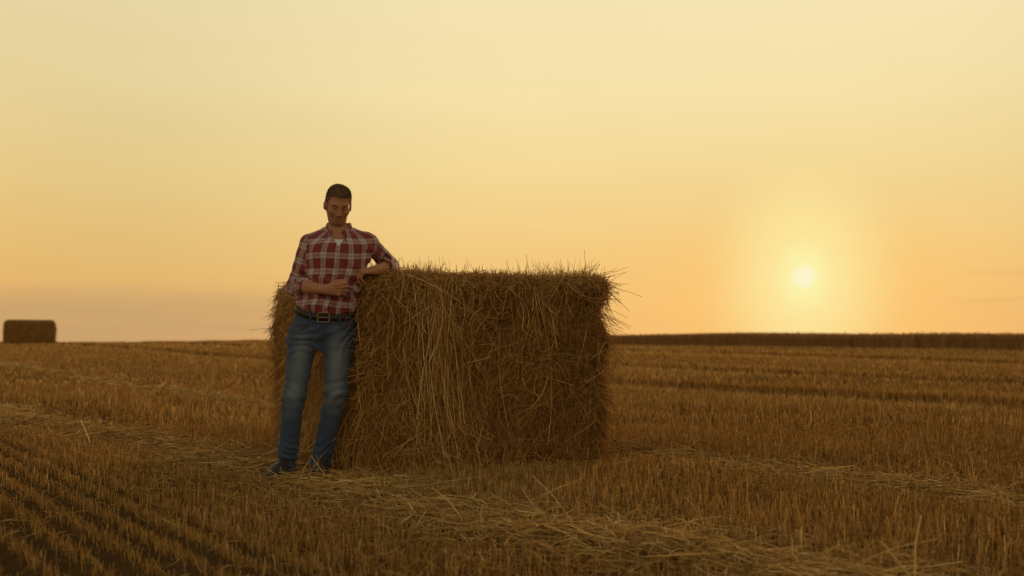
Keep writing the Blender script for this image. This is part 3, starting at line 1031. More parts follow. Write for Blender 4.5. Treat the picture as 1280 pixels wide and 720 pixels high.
    f.cone(hp(0, 0.088, 0.014), hp(0, 0.113, -0.036), 0.0095, 0.0115, 0.012)                          # nose
    for s_ in (-1, 1):
        f.ell(hp(s_ * 0.0125, 0.101, -0.040), np.array([0.0085, 0.011, 0.008]) * HS, 0.008, R)
    f.cone(hp(-0.017, 0.091, -0.066), hp(0.017, 0.091, -0.066), 0.0050, 0.0050, 0.010)
    f.cone(hp(-0.015, 0.091, -0.0775), hp(0.015, 0.091, -0.0775), 0.0056, 0.0056, 0.010)
    f.cone(hp(-0.023, 0.0935, -0.0718), hp(0.023, 0.0935, -0.0718), 0.0036, 0.0036, 0.003, 's')
    pts, quads = f.mesh(1)
    loc = (pts - HC) @ R / HS
    beard = sstep(loc[:, 2], -0.035, -0.06) * sstep(loc[:, 2], -0.135, -0.11) * sstep(loc[:, 1], -0.015, 0.02)
    side_b = sstep(np.abs(loc[:, 0]), 0.05, 0.062) * sstep(loc[:, 2], -0.005, -0.03) * sstep(loc[:, 1], -0.01, 0.01) * sstep(loc[:, 2], -0.15, -0.12)
    beard = np.maximum(beard, side_b * 0.8)
    lip = sstep(np.abs(loc[:, 2] + 0.0715), 0.0095, 0.006) * sstep(np.abs(loc[:, 0]), 0.027, 0.02) * sstep(loc[:, 1], 0.085, 0.092)
    nearh = np.linalg.norm(loc, axis=1) < 0.2
    beard = np.where(nearh, beard * (1 - lip), 0)
    person = put('person', pts, quads, skin_mat(), None, {'beard': ('FLOAT', beard), 'lip': ('FLOAT', np.where(nearh, lip, 0))})
    person.location = base
    person['label'] = 'short haired man in red plaid shirt and blue jeans leaning on the large straw bale'
    person['category'] = 'person'

    # ---- hair, brows, eyes
    hair_m = plain_mat('brown_hair', (0.21, 0.125, 0.078), 0.65, 0.3, 0, 220.0, 0.6, 0.006)
    hf = Field(HC - 0.16, HC + 0.17, 0.003)
    hf.ell(hp(0, -0.014, 0.033), np.array([0.0795, 0.0985, 0.0900]) * HS, 0.0, R)
    hf.ell(hp(0, 0.030, 0.092), np.array([0.046, 0.040, 0.026]) * HS, 0.03, R)
    X, Y_, Z = np.meshgrid(*[np.arange(hf.n[i]) * hf.h + hf.lo[i] for i in range(3)], indexing='ij')
    L = (np.stack([X, Y_, Z], -1) - HC) @ R / HS
    HNs = Waves(91, 55.0, n=12)
    # hairline: high over the forehead, sideburns before the ear, low at the nape
    y_ = L[..., 1]
    line = np.interp(y_, [-0.12, -0.06, -0.02, 0.008, 0.022, 0.040, 0.062, 0.10], [-0.055, -0.050, -0.005, -0.012, -0.012, 0.058, 0.071, 0.073])
    line = line + 0.004 * HNs(X, Y_, Z)
    hf.a = np.maximum(hf.a + 0.0022 * HNs(X * 1.5, Y_ * 1.5, Z * 1.5), (line - L[..., 2]) * 0.7).astype(np.float32)
    hpts, hq = hf.mesh(1)
    # short cropped hairs over the shell
    a, b, c4 = hpts[hq[:, 0]], hpts[hq[:, 1]], hpts[hq[:, 2]]
    hn = np.cross(b - a, c4 - a)
    hn /= np.linalg.norm(hn, axis=1, keepdims=True) + 1e-12
    hc = (a + c4) / 2
    outw = np.einsum('ij,ij->i', hn, hc - HC) > 0.02
    idx = RNG.choice(np.nonzero(outw)[0], 9000)
    n = len(idx)
    d_ = hn[idx] + 0.55 * fwd + 0.25 * up + RNG.normal(0, 0.35, (n, 3))
    d_ /= np.linalg.norm(d_, axis=1, keepdims=True)
    hl = RNG.uniform(0.004, 0.010, n) * (0.6 + 0.6 * sstep(((hc[idx] - HC) @ up), 0.03, 0.09))
    u = np.linspace(-0.3, 1, 3)[None, :, None]
    V, Q, _ = tubes(hc[idx][:, None, :] + d_[:, None, :] * hl[:, None, None] * u, np.full((n, 3), 0.0009) * np.array([1, 0.9, 0.4])[None, :], np.zeros(n))
    hq = np.concatenate([hq, Q + len(hpts)])
    hpts = np.concatenate([hpts, V])
    put('hair', hpts, hq, hair_m, person)
    for s_ in (-1, 1):
        pth = np.array([hp(s_ * x, y, z) for x, y, z in ((0.013, 0.0975, 0.019), (0.028, 0.0945, 0.0245), (0.042, 0.084, 0.022), (0.050, 0.074, 0.014))])[None]
        V, Q, _ = tubes(pth, np.array([[0.0034, 0.0042, 0.0034, 0.0014]]), np.zeros(1), 8)
        put('eyebrow', V, Q, hair_m, person)
        pth = np.array([hp(s_ * x, y, z) for x, y, z in ((0.018, 0.0850, -0.0075), (0.026, 0.0895, -0.0095), (0.035, 0.0885, -0.0095), (0.044, 0.0800, -0.0065))])[None]
        V, Q, _ = tubes(pth, np.array([[0.0008, 0.0015, 0.0015, 0.0008]]), np.zeros(1), 6)
        put('eyelashes', V, Q, hair_m, person)

    # ---- jeans
    den = denim_mat()
    jf = Field((-1.54, 6.76, -0.02), (-0.80, 7.36, 1.20), 0.0045)
    jf.loft(JEAN_ROWS, k=0.0, off=0.002)
    jf.cone(RH, RK, 0.090, 0.067, 0.03)
    jf.cone(RK, RA, 0.066, 0.058, 0.03)
    jf.cone(LH, LK, 0.095, 0.069, 0.03)
    jf.cone(LK, LA, 0.067, 0.058, 0.03)
    for a_ in (RA, LA):
        jf.cone(a_, a_ + np.array([0, -0.012, -0.05]), 0.061, 0.066, 0.01)
    ix = [np.arange(jf.n[i]) * jf.h + jf.lo[i] for i in range(3)]
    X, Y_, Z = ix[0][:, None, None], ix[1][None, :, None], ix[2][None, None, :]
    J1, J2 = Waves(101, 14.0), Waves(102, 9.0)
    J3 = Waves(103, 30.0, n=14, stretch=(0.6, 0.6, 1.6))
    ph = 2.2 * J2(X, Y_, Z)
    knee = np.exp(-((Z - 0.49) / 0.13) ** 2) * 0.8 + np.exp(-((Z - 0.13) / 0.10) ** 2) * 1.3 + np.exp(-((Z - 0.86) / 0.10) ** 2) * 0.8
    wr = (0.0065 * np.sin(Z * 78 + ph * 3.5 + np.where(X < -1.21, 1, -1) * (X + 1.2) * 42) + 0.0048 * J3(X, Y_, Z)) * knee + 0.003 * J1(X, Y_, Z)
    jf.a = jf.a + wr.astype(np.float32)
    hem = np.where(X < -1.265, 0.052, 0.068) + 0.010 * np.sin((Y_ - 7.0) * 30)
    top = belt_z(X, Y_) + 0.012
    jf.a = np.maximum(np.maximum(jf.a, hem - Z), Z - top).astype(np.float32)
    jp, jq = jf.mesh(1)
    wear = np.exp(-((jp[:, 2] - 0.74) / 0.16) ** 2) * 0.85 + 0.7 * np.exp(-((jp[:, 2] - 0.52) / 0.10) ** 2)
    legc = np.where(jp[:, 0] < ux(401), np.interp(jp[:, 2], [0.05, 0.5, 0.85], [ux(357), ux(368), ux(379)]), np.interp(jp[:, 2], [0.05, 0.5, 0.85], [ux(401), ux(420), ux(423)]))
    wear *= np.exp(-((jp[:, 0] - legc) / 0.055) ** 2) * (jp[:, 1] < 7.06)
    jeans = put('jeans', jp, jq, den, person, {'wear': ('FLOAT', wear)})
    seam_m = plain_mat('seam_thread', (0.045, 0.06, 0.09), 0.9, 0.1)

    def seam(pix, name='pocket_seam', r=0.0035):
        pth = []
        for u, v in pix:
            x, z = ux(u, 6.99), vz(v, 6.99)
            pth.append((x, surf_y(JEAN_ROWS, x, z, 0.003), z))
        pth = np.array(pth)[None]
        V, Q, _ = tubes(pth, np.full((1, len(pix)), r), np.zeros(1), 6)
        put(name, V, Q, seam_m, jeans)
    seam([(384, 400), (383, 406), (379, 411), (372, 413), (367, 412)])
    seam([(424, 403), (426, 409), (431, 413), (438, 414)])
    seam([(404, 404), (404.5, 416), (404, 426), (402, 433)], 'fly_seam')

    # ---- belt with buckle
    th = np.linspace(0, 2 * math.pi, 97)[:-1]
    cols = []
    for dz, do in ((-0.019, 0.004), (-0.019, 0.0105), (0.019, 0.0105), (0.019, 0.004)):
        ring = []
        for t_ in th:
            x0 = ux(407, MANY) + 0.178 * math.sin(t_)
            y0 = 7.105 - 0.12 * math.cos(t_)
            z = float(belt_z(x0, y0)) + dz
            cx, a, cy, b = [np.interp(z, JEAN_ROWS[:, 0], JEAN_ROWS[:, i]) for i in (1, 2, 3, 4)]
            s_, c_ = math.sin(t_), math.cos(t_)
            e = 2 / 2.3
            ring.append((cx + (a + do) * math.copysign(abs(s_) ** e, s_), cy - (b + do) * math.copysign(abs(c_) ** e, c_), z))
        cols.append(ring)
    V = np.array(cols)                                   # 4 x n x 3
    nT = len(th)
    Q = []
    for i in range(4):
        i2 = (i + 1) % 4
        for j in range(nT):
            j2 = (j + 1) % nT
            Q.append((i * nT + j, i * nT + j2, i2 * nT + j2, i2 * nT + j))
    belt = put('belt', V.reshape(-1, 3), np.array(Q), plain_mat('dark_leather', (0.022, 0.011, 0.008), 0.55, 0.35), person, smooth=False)
    bx, bz = ux(404.5, 6.98), vz(397, 6.98)
    by = float(surf_y(JEAN_ROWS, bx, bz, 0.0105)) - 0.004
    hw, hh, br = 0.036, 0.028, 0.0038
    cor = []
    for k in range(32):
        t_ = k / 32 * 2 * math.pi
        c_, s_ = math.cos(t_), math.sin(t_)
        e = 0.32
        cor.append((bx + hw * math.copysign(abs(c_) ** e, c_), by + 0.004 * abs(c_), bz + hh * math.copysign(abs(s_) ** e, s_)))
    cor = np.array(cor + cor[:1])[None]
    V, Q, _ = tubes(cor, np.full((1, 33), br), np.zeros(1), 8)
    brass = plain_mat('aged_brass', (0.22, 0.15, 0.08), 0.5, 0.4, 0.6, 60.0, 0.3)
    put('buckle', V, Q, brass, belt)
    V, Q, _ = tubes(np.array([[(bx - hw, by - 0.003, bz), (bx, by - 0.005, bz), (bx + hw * 0.95, by - 0.004, bz)]]), np.full((1, 3), 0.0028), np.zeros(1), 8)
    put('prong', V, Q, brass, belt)
    for u in (389, 425, 437):
        x = ux(u, 7.0)
        z = float(belt_z(x))
        pth = np.array([[(x, float(surf_y(JEAN_ROWS, x, z + d, 0.013)), z + d) for d in (-0.028, -0.012, 0.012, 0.026)]])
        V, Q, _ = tubes(pth, np.full((1, 4), 0.0065), np.zeros(1), 6)
        put('belt_loop', V, Q, den, jeans, {'wear': ('FLOAT', np.zeros(len(V)))})

    # ---- undershirt at the throat
    uf = Field((-1.34, 6.92, 1.30), (-0.80, 7.27, 1.64), 0.005)
    uf.loft(SHIRT_ROWS, k=0.0, off=-0.008)
    ix = [np.arange(uf.n[i]) * uf.h + uf.lo[i] for i in range(3)]
    X, Y_, Z = ix[0][:, None, None], ix[1][None, :, None], ix[2][None, None, :]
    zc = vz(299.5, 7.03) + 3.5 * (X - ux(424.5, 7.03)) ** 2
    uf.a = np.maximum(np.maximum(np.maximum(uf.a, Z - zc), vz(325, 7.1) - Z), np.maximum(np.abs(X - ux(424.5, 7.03)) - 0.05, Y_ - 7.1)).astype(np.float32)
    up_, uq = uf.mesh(1)
    put('undershirt', up_, uq, plain_mat('white_jersey', (0.50, 0.47, 0.44), 0.9, 0.1), person)

    # ---- shirt
    plaid = plaid_mat()
    sf = Field((-1.57, 6.86, 0.95), (-0.66, 7.52, 1.68), 0.004)
    S1, S2 = Waves(111, 17.0, stretch=(1, 1, 0.7)), Waves(112, 38.0, n=14, stretch=(1, 1, 0.8))
    S3 = Waves(113, 8.0)
    sf.loft(SHIRT_ROWS, k=0.0)
    sf.cone(NB + np.array([-0.03, 0.015, -0.008]), A_SH + np.array([0.005, 0.0, 0.020]), 0.045, 0.040, 0.05)
    sf.cone(NB + np.array([0.03, 0.015, -0.008]), B_SH + np.array([-0.005, 0.0, 0.020]), 0.045, 0.040, 0.05)
    # sleeves down to the rolled cuffs
    A_CU = A_EL + (A_WR - A_EL) * 0.34
    B_CU = B_EL + (B_WR - B_EL) * 0.52
    main = sf.a.copy()
    sf.a[:] = 1.0
    sf.cone(A_EL, A_CU, 0.056, 0.051, 0.0)
    sf.cone(B_EL, B_CU, 0.054, 0.050, 0.0)
    ix = [np.arange(sf.n[i]) * sf.h + sf.lo[i] for i in range(3)]
    X, Y_, Z = ix[0][:, None, None], ix[1][None, :, None], ix[2][None, None, :]

    def axial(a, b):
        ab = b - a
        return ((X - a[0]) * ab[0] + (Y_ - a[1]) * ab[1] + (Z - a[2]) * ab[2]) / (ab @ ab)
    # cut the cuffs square, leave the forearms free
    for e_, w_, c_ in ((A_EL, A_WR, 0.30), (B_EL, B_WR, 0.48)):
        t_ = axial(e_, w_)
        d_ = np.sqrt((X - e_[0]) ** 2 + (Y_ - e_[1]) ** 2 + (Z - e_[2]) ** 2)
        cut = (t_ - c_) * np.linalg.norm(w_ - e_)
        sf.a = np.where(d_ < 0.24, np.maximum(sf.a, np.where(t_ > 0.05, cut, -1)), sf.a).astype(np.float32)
    lower = sf.a.copy()
    sf.a[:] = 1.0
    sf.cone(A_SH, A_EL, 0.061, 0.056, 0.0)
    sf.cone(B_SH, B_EL, 0.061, 0.055, 0.0)
    sf.a = smin(main, np.minimum(sf.a, lower), 0.03)
    fold = np.clip(0.0062 * S1(X, Y_, Z) + 0.0034 * S2(X, Y_, Z), -0.014, 0.009)
    # diagonal drag lines from the bent arm across the belly, gathers above the belt
    drag = np.sin(((X + 1.2) * 0.55 + Z) * 95 + 1.8 * S3(X, Y_, Z)) * np.exp(-((Z - 1.16) / 0.11) ** 2) * 0.0075
    gath = np.sin(X * 115 + 2.0 * S3(X, Y_, Z)) * np.exp(-((Z - 1.05) / 0.055) ** 2) * 0.0070
    slv = np.sin(Z * 110 + Y_ * 60 + 2.0 * S3(X, Y_, Z)) * np.exp(-(((Z - A_EL[2] - 0.03) / 0.07) ** 2 + ((X - A_EL[0]) / 0.08) ** 2)) * 0.006
    slv2 = np.sin(X * 90 + Z * 60 + 2 * S3(X, Y_, Z)) * np.exp(-(((Z - B_EL[2] - 0.03) / 0.09) ** 2 + ((X - B_EL[0] + 0.03) / 0.10) ** 2)) * 0.006
    sf.a = (sf.a + fold + drag + gath + slv + slv2).astype(np.float32)
    bott = belt_z(X, Y_) + 0.022 + 0.004 * np.sin(X * 60)
    wedge = np.maximum(np.abs(X - ux(424.3, 7.03) + (Z - vz(306, 7.03)) * 0.10) - (Z - vz(309, 7.03)) * 0.62, Y_ - 7.105)      # open neck
    sf.a = np.maximum(np.maximum(sf.a, bott - Z), -wedge).astype(np.float32)
    # hole for the neck
    dn = np.sqrt((X - NB[0]) ** 2 + ((Y_ - NB[1]) * 1.05) ** 2) - 0.060
    sf.a = np.maximum(sf.a, -np.maximum(dn, vz(293, 7.1) - Z)).astype(np.float32)
    sp, sq = sf.mesh(1)

    def cone_d(p, a, b, r):
        ab = b - a
        t_ = np.clip((p - a) @ ab / (ab @ ab), 0, 1)
        return np.linalg.norm(p - a - t_[:, None] * ab, axis=1) - r, t_
    cl = np.zeros((len(sp), 3))
    cx = np.interp(sp[:, 2], SHIRT_ROWS[:, 0], SHIRT_ROWS[:, 1])
    aa = np.interp(sp[:, 2], SHIRT_ROWS[:, 0], SHIRT_ROWS[:, 2])
    ang = np.arctan2(sp[:, 0] - cx, -(sp[:, 1] - 7.105) * 1.3)
    dtor = np.abs(np.sqrt(((sp[:, 0] - cx) / aa) ** 2 + ((sp[:, 1] - 7.11) / 0.125) ** 2) - 1) * 0.125
    cl[:, 0] = ang * 0.165
    cl[:, 1] = sp[:, 2] + 0.02 * S3(sp[:, 0], sp[:, 1], sp[:, 2]) * 0.5
    best = dtor - 0.02 * (np.abs(sp[:, 0] - cx) < 0.12)
    for a_, b_, r_ in ((A_SH, A_EL, 0.060), (A_EL, A_WR, 0.055), (B_SH, B_EL, 0.060), (B_EL, B_WR, 0.053)):
        d, t_ = cone_d(sp, a_, b_, r_)
        sel = np.abs(d) < best
        best = np.where(sel, np.abs(d), best)
        ax = (b_ - a_) / np.linalg.norm(b_ - a_)
        n1 = np.cross(ax, (0.2, 1.0, 0.1))
        n1 /= np.linalg.norm(n1)
        n2 = np.cross(ax, n1)
        q = sp - a_
        cl[sel, 0] = (np.arctan2(q @ n2, q @ n1) * 0.062)[sel]
        cl[sel, 1] = (q @ ax)[sel] + 0.3
    shirt = put('shirt', sp, sq, plaid, person, {'cloth': ('FLOAT_VECTOR', cl)})
    # rolled cuffs
    for e_, w_, c_ in ((A_EL, A_WR, 0.27), (B_EL, B_WR, 0.45)):
        ax = (w_ - e_) / np.linalg.norm(w_ - e_)
        n1 = np.cross(ax, (0, 0.3, 1.0))
        n1 /= np.linalg.norm(n1)
        n2 = np.cross(ax, n1)
        c0 = e_ + (w_ - e_) * c_
        prof = [(-0.022, 0.051), (-0.018, 0.0575), (-0.004, 0.0595), (0.010, 0.0595), (0.018, 0.057), (0.020, 0.050), (0.014, 0.046), (-0.010, 0.046)]
        V, C = [], []
        for s_, r_ in prof:
            for k in range(40):
                t_ = k / 40 * 2 * math.pi
                w2 = 1 + 0.02 * math.sin(5 * t_ + 1) + 0.02 * math.sin(3 * t_)
                V.append(c0 + ax * (s_ + 0.006 * math.sin(t_ * 2 + 1)) + (n1 * math.cos(t_) + n2 * math.sin(t_)) * r_ * w2)
                C.append((t_ * 0.06, s_ + 0.05, 0))
        Q = [(i * 40 + k, i * 40 + (k + 1) % 40, ((i + 1) % 8) * 40 + (k + 1) % 40, ((i + 1) % 8) * 40 + k) for i in range(8) for k in range(40)]
        put('cuff', np.array(V), np.array(Q), plaid, shirt, {'cloth': ('FLOAT_VECTOR', np.array(C))})
    # button placket
    fv = sp[(sp[:, 1] < 7.06)]

    def front_y(x, z):
        d = (fv[:, 0] - x) ** 2 + (fv[:, 2] - z) ** 2
        return float(fv[d < 0.007 ** 2, 1].min()) if (d < 0.007 ** 2).any() else float(fv[d.argmin(), 1])
    zs = np.linspace(vz(307, 6.98), vz(386, 6.98), 24)
    xs = np.interp(zs, [vz(385, 6.98), vz(345, 6.98), vz(306, 6.98)], [ux(408, 6.98), ux(417, 6.98), ux(424, 6.98)])
    V, C = [], []
    for x, z in zip(xs, zs):
        for dx, do in ((-0.017, 0.001), (-0.016, 0.0085), (0.016, 0.0085), (0.017, 0.001)):
            yy = front_y(x + dx * 0.9, z) - do * 0.6 + 0.001
            V.append((x + dx, yy, z))
            C.append((math.atan2(x + dx - float(np.interp(z, SHIRT_ROWS[:, 0], SHIRT_ROWS[:, 1])), 0.16) * 0.165, z, 0))
    Q = [(i * 4 + j, i * 4 + j + 1, i * 4 + j + 5, i * 4 + j + 4) for i in range(23) for j in range(3)]
    pl = put('placket', np.array(V), np.array(Q), plaid, shirt, {'cloth': ('FLOAT_VECTOR', np.array(C))})
    btn = plain_mat('button_white', (0.55, 0.50, 0.45), 0.4, 0.5)
    for v in (311, 327, 343, 377):
        z = vz(v, 6.98)
        x = float(np.interp(z, zs[::-1], xs[::-1]))
        y = front_y(x, z) - 0.0065
        V, Q, _ = tubes(np.array([[(x, y + 0.002, z), (x, y - 0.0005, z), (x, y - 0.002, z)]]), np.array([[0.0055, 0.0055, 0.002]]), np.zeros(1), 12)
        put('button', V, Q, btn, pl)
    # collar
    CC = P(423.0, 288.5, 7.11)
    na = 44
    V, C = [], []
    for k in range(na):
        t_ = math.radians(-152 + 304 * k / (na - 1))     # 0 = back of the neck
        fr = sstep(abs(t_), math.radians(70), math.radians(150))
        s_, c_ = math.sin(t_), math.cos(t_)
        ztop = CC[2] + 0.055 - 0.055 * fr
        zlow = CC[2] + 0.004 - 0.058 * fr - 0.014 * sstep(abs(t_), math.radians(128), math.radians(150))
        for r_, z in ((0.064, CC[2] - 0.02 - 0.03 * fr), (0.067, ztop - 0.003), (0.071, ztop), (0.076, ztop - 0.004), (0.093 + 0.026 * fr, zlow), (0.087 + 0.024 * fr, zlow + 0.002)):
            rx, ry = r_ * 1.02, r_ * (0.98 + 0.10 * fr)
            V.append((CC[0] + rx * s_, CC[1] + 0.008 + ry * c_, z))
            C.append((t_ * 0.08, z * 1.0 + r_, 0))
    Q = [(k * 6 + j, k * 6 + (j + 1) % 6, (k + 1) * 6 + (j + 1) % 6, (k + 1) * 6 + j) for k in range(na - 1) for j in range(6)]
    put('collar', np.array(V), np.array(Q), plaid, shirt, {'cloth': ('FLOAT_VECTOR', np.array(C))})

    # ---- boots
    lea = plain_mat('boot_leather', (0.030, 0.022, 0.018), 0.55, 0.35, 0, 40.0, 0.5)
    sol = plain_mat('boot_sole', (0.020, 0.016, 0.014), 0.85, 0.2)
    for a_, dx in ((RA, -0.045), (LA, 0.03)):
        bf = Field((a_[0] - 0.16, a_[1] - 0.30, -0.02), (a_[0] + 0.16, a_[1] + 0.16, 0.26), 0.005)
        heel = np.array([a_[0], a_[1] + 0.045, 0.05])
        ball = np.array([a_[0] + dx * 0.7, a_[1] - 0.12, 0.042])
        toe = np.array([a_[0] + dx, a_[1] - 0.185, 0.036])
        bf.cone(heel, ball, 0.046, 0.047, 0.0)
        bf.cone(ball, toe, 0.047, 0.036, 0.02)
        bf.cone(np.array([a_[0], a_[1] + 0.015, 0.06]), np.array([a_[0], a_[1] + 0.02, 0.20]), 0.052, 0.050, 0.04)
        bf.cone(np.array([a_[0], a_[1] - 0.01, 0.08]), ball + np.array([0, 0, 0.012]), 0.050, 0.040, 0.03)
        zz = (np.arange(bf.n[2]) * bf.h + bf.lo[2])[None, None, :]
        up_a = np.maximum(bf.a, 0.022 - zz).astype(np.float32)
        lo_a = np.maximum(np.maximum(bf.a - 0.005, zz - 0.021), 0.0 - zz).astype(np.float32)
        bf.a = up_a
        p1, q1 = bf.mesh(1)
        boot = put('boot', p1, q1, lea, person)
        bf.a = lo_a
        p2, q2 = bf.mesh(0)
        put('sole', p2, q2, sol, boot)
    return person




# ------------------------------------------------------------------ sky, sun, camera
SUN_AZ = math.atan((1005 - 640) / F)                # to the right of the view axis (+Y)
SUN_EL = math.atan((HV - 346) / F * math.cos(SUN_AZ))


def build_world():
    w = bpy.data.worlds.new('World')
    SC.world = w
    w.use_nodes = True
    nt = w.node_tree
    nt.nodes.clear()
    tc = N(nt, 'ShaderNodeTexCoord')
    d = tc.outputs['Generated']
    sep = N(nt, 'ShaderNodeSeparateXYZ')
    nt.links.new(d, sep.inputs[0])
    z = sep.outputs[2]

    def dot(v):
        n = N(nt, 'ShaderNodeVectorMath', operation='DOT_PRODUCT')
        nt.links.new(d, n.inputs[0])
        n.inputs[1].default_value = v
        return n.outputs['Value']
    sa, ca = math.sin(SUN_AZ), math.cos(SUN_AZ)
    fwd = dot((sa, ca, 0))
    side = dot((ca, -sa, 0))                        # + to the right of the sun
    # warm dusty western sky by height (z = sine of the elevation)
    zr = maprange(nt, z, 0.0, 0.5, smooth=False)
    west = ramp(nt, SKY_STOPS)
    nt.links.new(zr, west.inputs[0])
    # the rest of the dome: real dusk sky model, dimmer, behind the camera and overhead
    sky = N(nt, 'ShaderNodeTexSky', sky_type='NISHITA', sun_disc=False, sun_elevation=SUN_EL, sun_rotation=SUN_AZ, air_density=1.0,
            dust_density=3.0, ozone_density=1.0, altitude=100)
    nish = mixc(nt, 1.0, sky.outputs[0], NISH, 'MULTIPLY')
    fac = math_n(nt, 'MULTIPLY', maprange(nt, fwd, 0.15, 0.85), maprange(nt, z, 0.70, 0.33))
    fac = math_n(nt, 'MAXIMUM', fac, 0.0)
    # the sky is dimmer away from the sun, most of all towards the left
    dim = math_n(nt, 'MULTIPLY', maprange(nt, side, -0.22, -0.70), 0.20)
    dim2 = math_n(nt, 'MULTIPLY', maprange(nt, side, 0.05, 0.40), 0.14)
    dimf = math_n(nt, 'SUBTRACT', 1.0, math_n(nt, 'ADD', dim, dim2))
    dc = N(nt, 'ShaderNodeCombineColor')
    nt.links.new(dimf, dc.inputs[0])
    nt.links.new(dimf, dc.inputs[1])
    nt.links.new(math_n(nt, 'POWER', dimf, 1.15), dc.inputs[2])
    # broad uneven veils of high haze
    vm = N(nt, 'ShaderNodeMapping')
    vm.inputs['Scale'].default_value = (2.0, 2.0, 9.0)
    vm.inputs['Rotation'].default_value = (0.12, 0.1, 0.3)
    nt.links.new(d, vm.inputs['Vector'])
    vn = noise(nt, 1.7, 5.0, 0.5, vec=vm.outputs[0], dist=0.6)
    wcol = mixc(nt, 1.0, west.outputs[0], dc.outputs[0], 'MULTIPLY')
    wcol = mixc(nt, 1.0, wcol, mixc(nt, vn, (0.955, 0.95, 0.935), (1.04, 1.04, 1.05)), 'MULTIPLY')
    col = mixc(nt, fac, nish, wcol)
    # left side is a little duller low down: thin grey cloud bank
    cm = N(nt, 'ShaderNodeMapping')
    cm.inputs['Scale'].default_value = (3.0, 3.0, 60.0)
    nt.links.new(d, cm.inputs['Vector'])
    cn = noise(nt, 1.6, 5.0, 0.55, vec=cm.outputs[0], dist=0.4)
    lowz = math_n(nt, 'ADD', z, math_n(nt, 'MULTIPLY', math_n(nt, 'SUBTRACT', cn, 0.5), 0.034))
    bank = math_n(nt, 'MULTIPLY', maprange(nt, lowz, 0.054, 0.022), maprange(nt, side, -0.26, -0.50))
    bank = math_n(nt, 'MULTIPLY', bank, math_n(nt, 'MULTIPLY_ADD', cn, 1.1, 0.42), clamp=True)
    col = mixc(nt, math_n(nt, 'MULTIPLY', bank, 0.72), col, lin(192, 157, 112))
    # faint streaks right of the sun
    st_ = math_n(nt, 'MULTIPLY', maprange(nt, cn, 0.50, 0.66), math_n(nt, 'MULTIPLY', maprange(nt, side, 0.09, 0.14), maprange(nt, z, 0.075, 0.035)))
    st_ = math_n(nt, 'MULTIPLY', st_, maprange(nt, z, 0.018, 0.034))
    col = mixc(nt, math_n(nt, 'MULTIPLY', st_, 0.45), col, lin(222, 165, 98))
    # glow and disc of the sun in the haze
    el = math.sin(SUN_EL)
    dv = math_n(nt, 'SUBTRACT', z, el)
    dv = math_n(nt, 'MULTIPLY', dv, 0.78)
    r = math_n(nt, 'SQRT', math_n(nt, 'ADD', math_n(nt, 'MULTIPLY', side, side), math_n(nt, 'MULTIPLY', dv, dv)))
    front = math_n(nt, 'GREATER_THAN', fwd, 0.0)
    g0 = math_n(nt, 'MULTIPLY', math_n(nt, 'MULTIPLY', maprange(nt, r, 0.24, 0.05), front), maprange(nt, z, 0.12, 0.04))
    col = mixc(nt, math_n(nt, 'MULTIPLY', g0, 0.75), col, lin(254, 200, 116))
    g1 = math_n(nt, 'MULTIPLY', maprange(nt, r, 0.095, 0.012), front)
    col = mixc(nt, math_n(nt, 'MULTIPLY', g1, 0.92), col, lin(253, 233, 158))
    g2 = math_n(nt, 'MULTIPLY', maprange(nt, r, 0.030, 0.004), front)
    col = mixc(nt, math_n(nt, 'MULTIPLY', g2, 0.95), col, lin(251, 243, 172))
    rs = math_n(nt, 'SQRT', math_n(nt, 'ADD', math_n(nt, 'MULTIPLY', side, side), math_n(nt, 'MULTIPLY', math_n(nt, 'SUBTRACT', z, el), math_n(nt, 'SUBTRACT', z, el))))
    g3 = math_n(nt, 'MULTIPLY', maprange(nt, rs, 0.0128, 0.0044), front)
    col = mixc(nt, g3, col, lin(253, 244, 205))
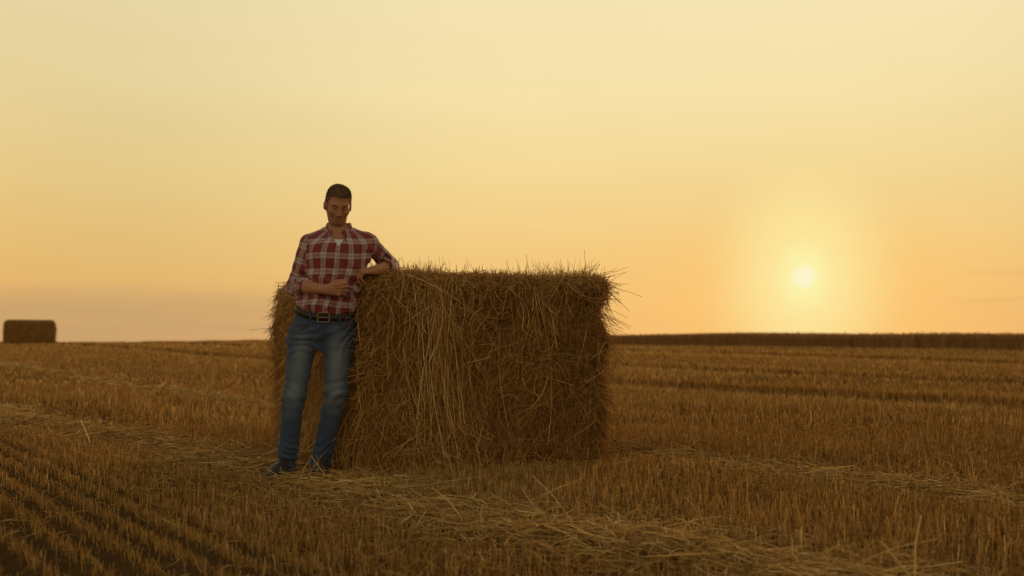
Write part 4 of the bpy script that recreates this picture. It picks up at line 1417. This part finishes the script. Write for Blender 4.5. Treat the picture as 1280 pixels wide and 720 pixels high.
    bg = N(nt, 'ShaderNodeBackground')
    bg.inputs['Strength'].default_value = 1.0
    nt.links.new(col, bg.inputs['Color'])
    out = N(nt, 'ShaderNodeOutputWorld')
    nt.links.new(bg.outputs[0], out.inputs[0])


SKY_STOPS = [(0.0, lin(241, 182, 110)), (0.06, lin(244, 191, 116)), (0.16, lin(244, 203, 129)), (0.28, lin(244, 215, 148)),
             (0.42, lin(246, 225, 169)), (0.60, lin(246, 229, 182)), (1.0, lin(228, 218, 180))]
NISH = (0.86, 0.59, 0.35, 1)


def build_sun():
    L = bpy.data.lights.new('sun', 'SUN')
    L.energy = 3.0
    L.angle = math.radians(1.5)
    L.color = (1.0, 0.64, 0.32)
    o = bpy.data.objects.new('sun', L)
    COL.objects.link(o)
    o.rotation_euler = (math.radians(90) - SUN_EL, 0, math.pi - SUN_AZ)
    # the lamp shines along its -Z: from the sun towards the field
    o.location = (30, 120, 20)


def build_camera():
    c = bpy.data.cameras.new('camera')
    c.sensor_width = 36.0
    c.lens = F / 1280.0 * 36.0
    c.shift_y = (HV - 360.0) / 1280.0
    c.clip_start = 0.05
    c.clip_end = 6000
    c.dof.use_dof = True
    c.dof.focus_distance = 7.15
    c.dof.aperture_fstop = 2.2
    o = bpy.data.objects.new('camera', c)
    o.location = (0, 0, CAMH)
    o.rotation_euler = (math.radians(90), 0, 0)
    COL.objects.link(o)
    SC.camera = o


build_ground()
build_stubble()
build_swath('straw_swath', s_swath1, 0.30, 2.0, 45, 850, 'narrow pale line of loose straw running behind the bale to the right edge')
build_swath('straw_swath', s_swath2, 0.50, 0.5, 26, 700, 'broad pale drift of loose straw crossing in front of the bale')
build_bales()
build_crop()
build_person()
build_world()
build_sun()
build_camera()
SC.view_settings.view_transform = 'Standard'
SC.view_settings.look = 'None'
SC.view_settings.exposure = 0.0
SC.view_settings.gamma = 1.0
SC.view_settings.use_curve_mapping = False
SC.cycles.max_bounces = 6
SC.cycles.diffuse_bounces = 3
SC.cycles.use_denoising = True
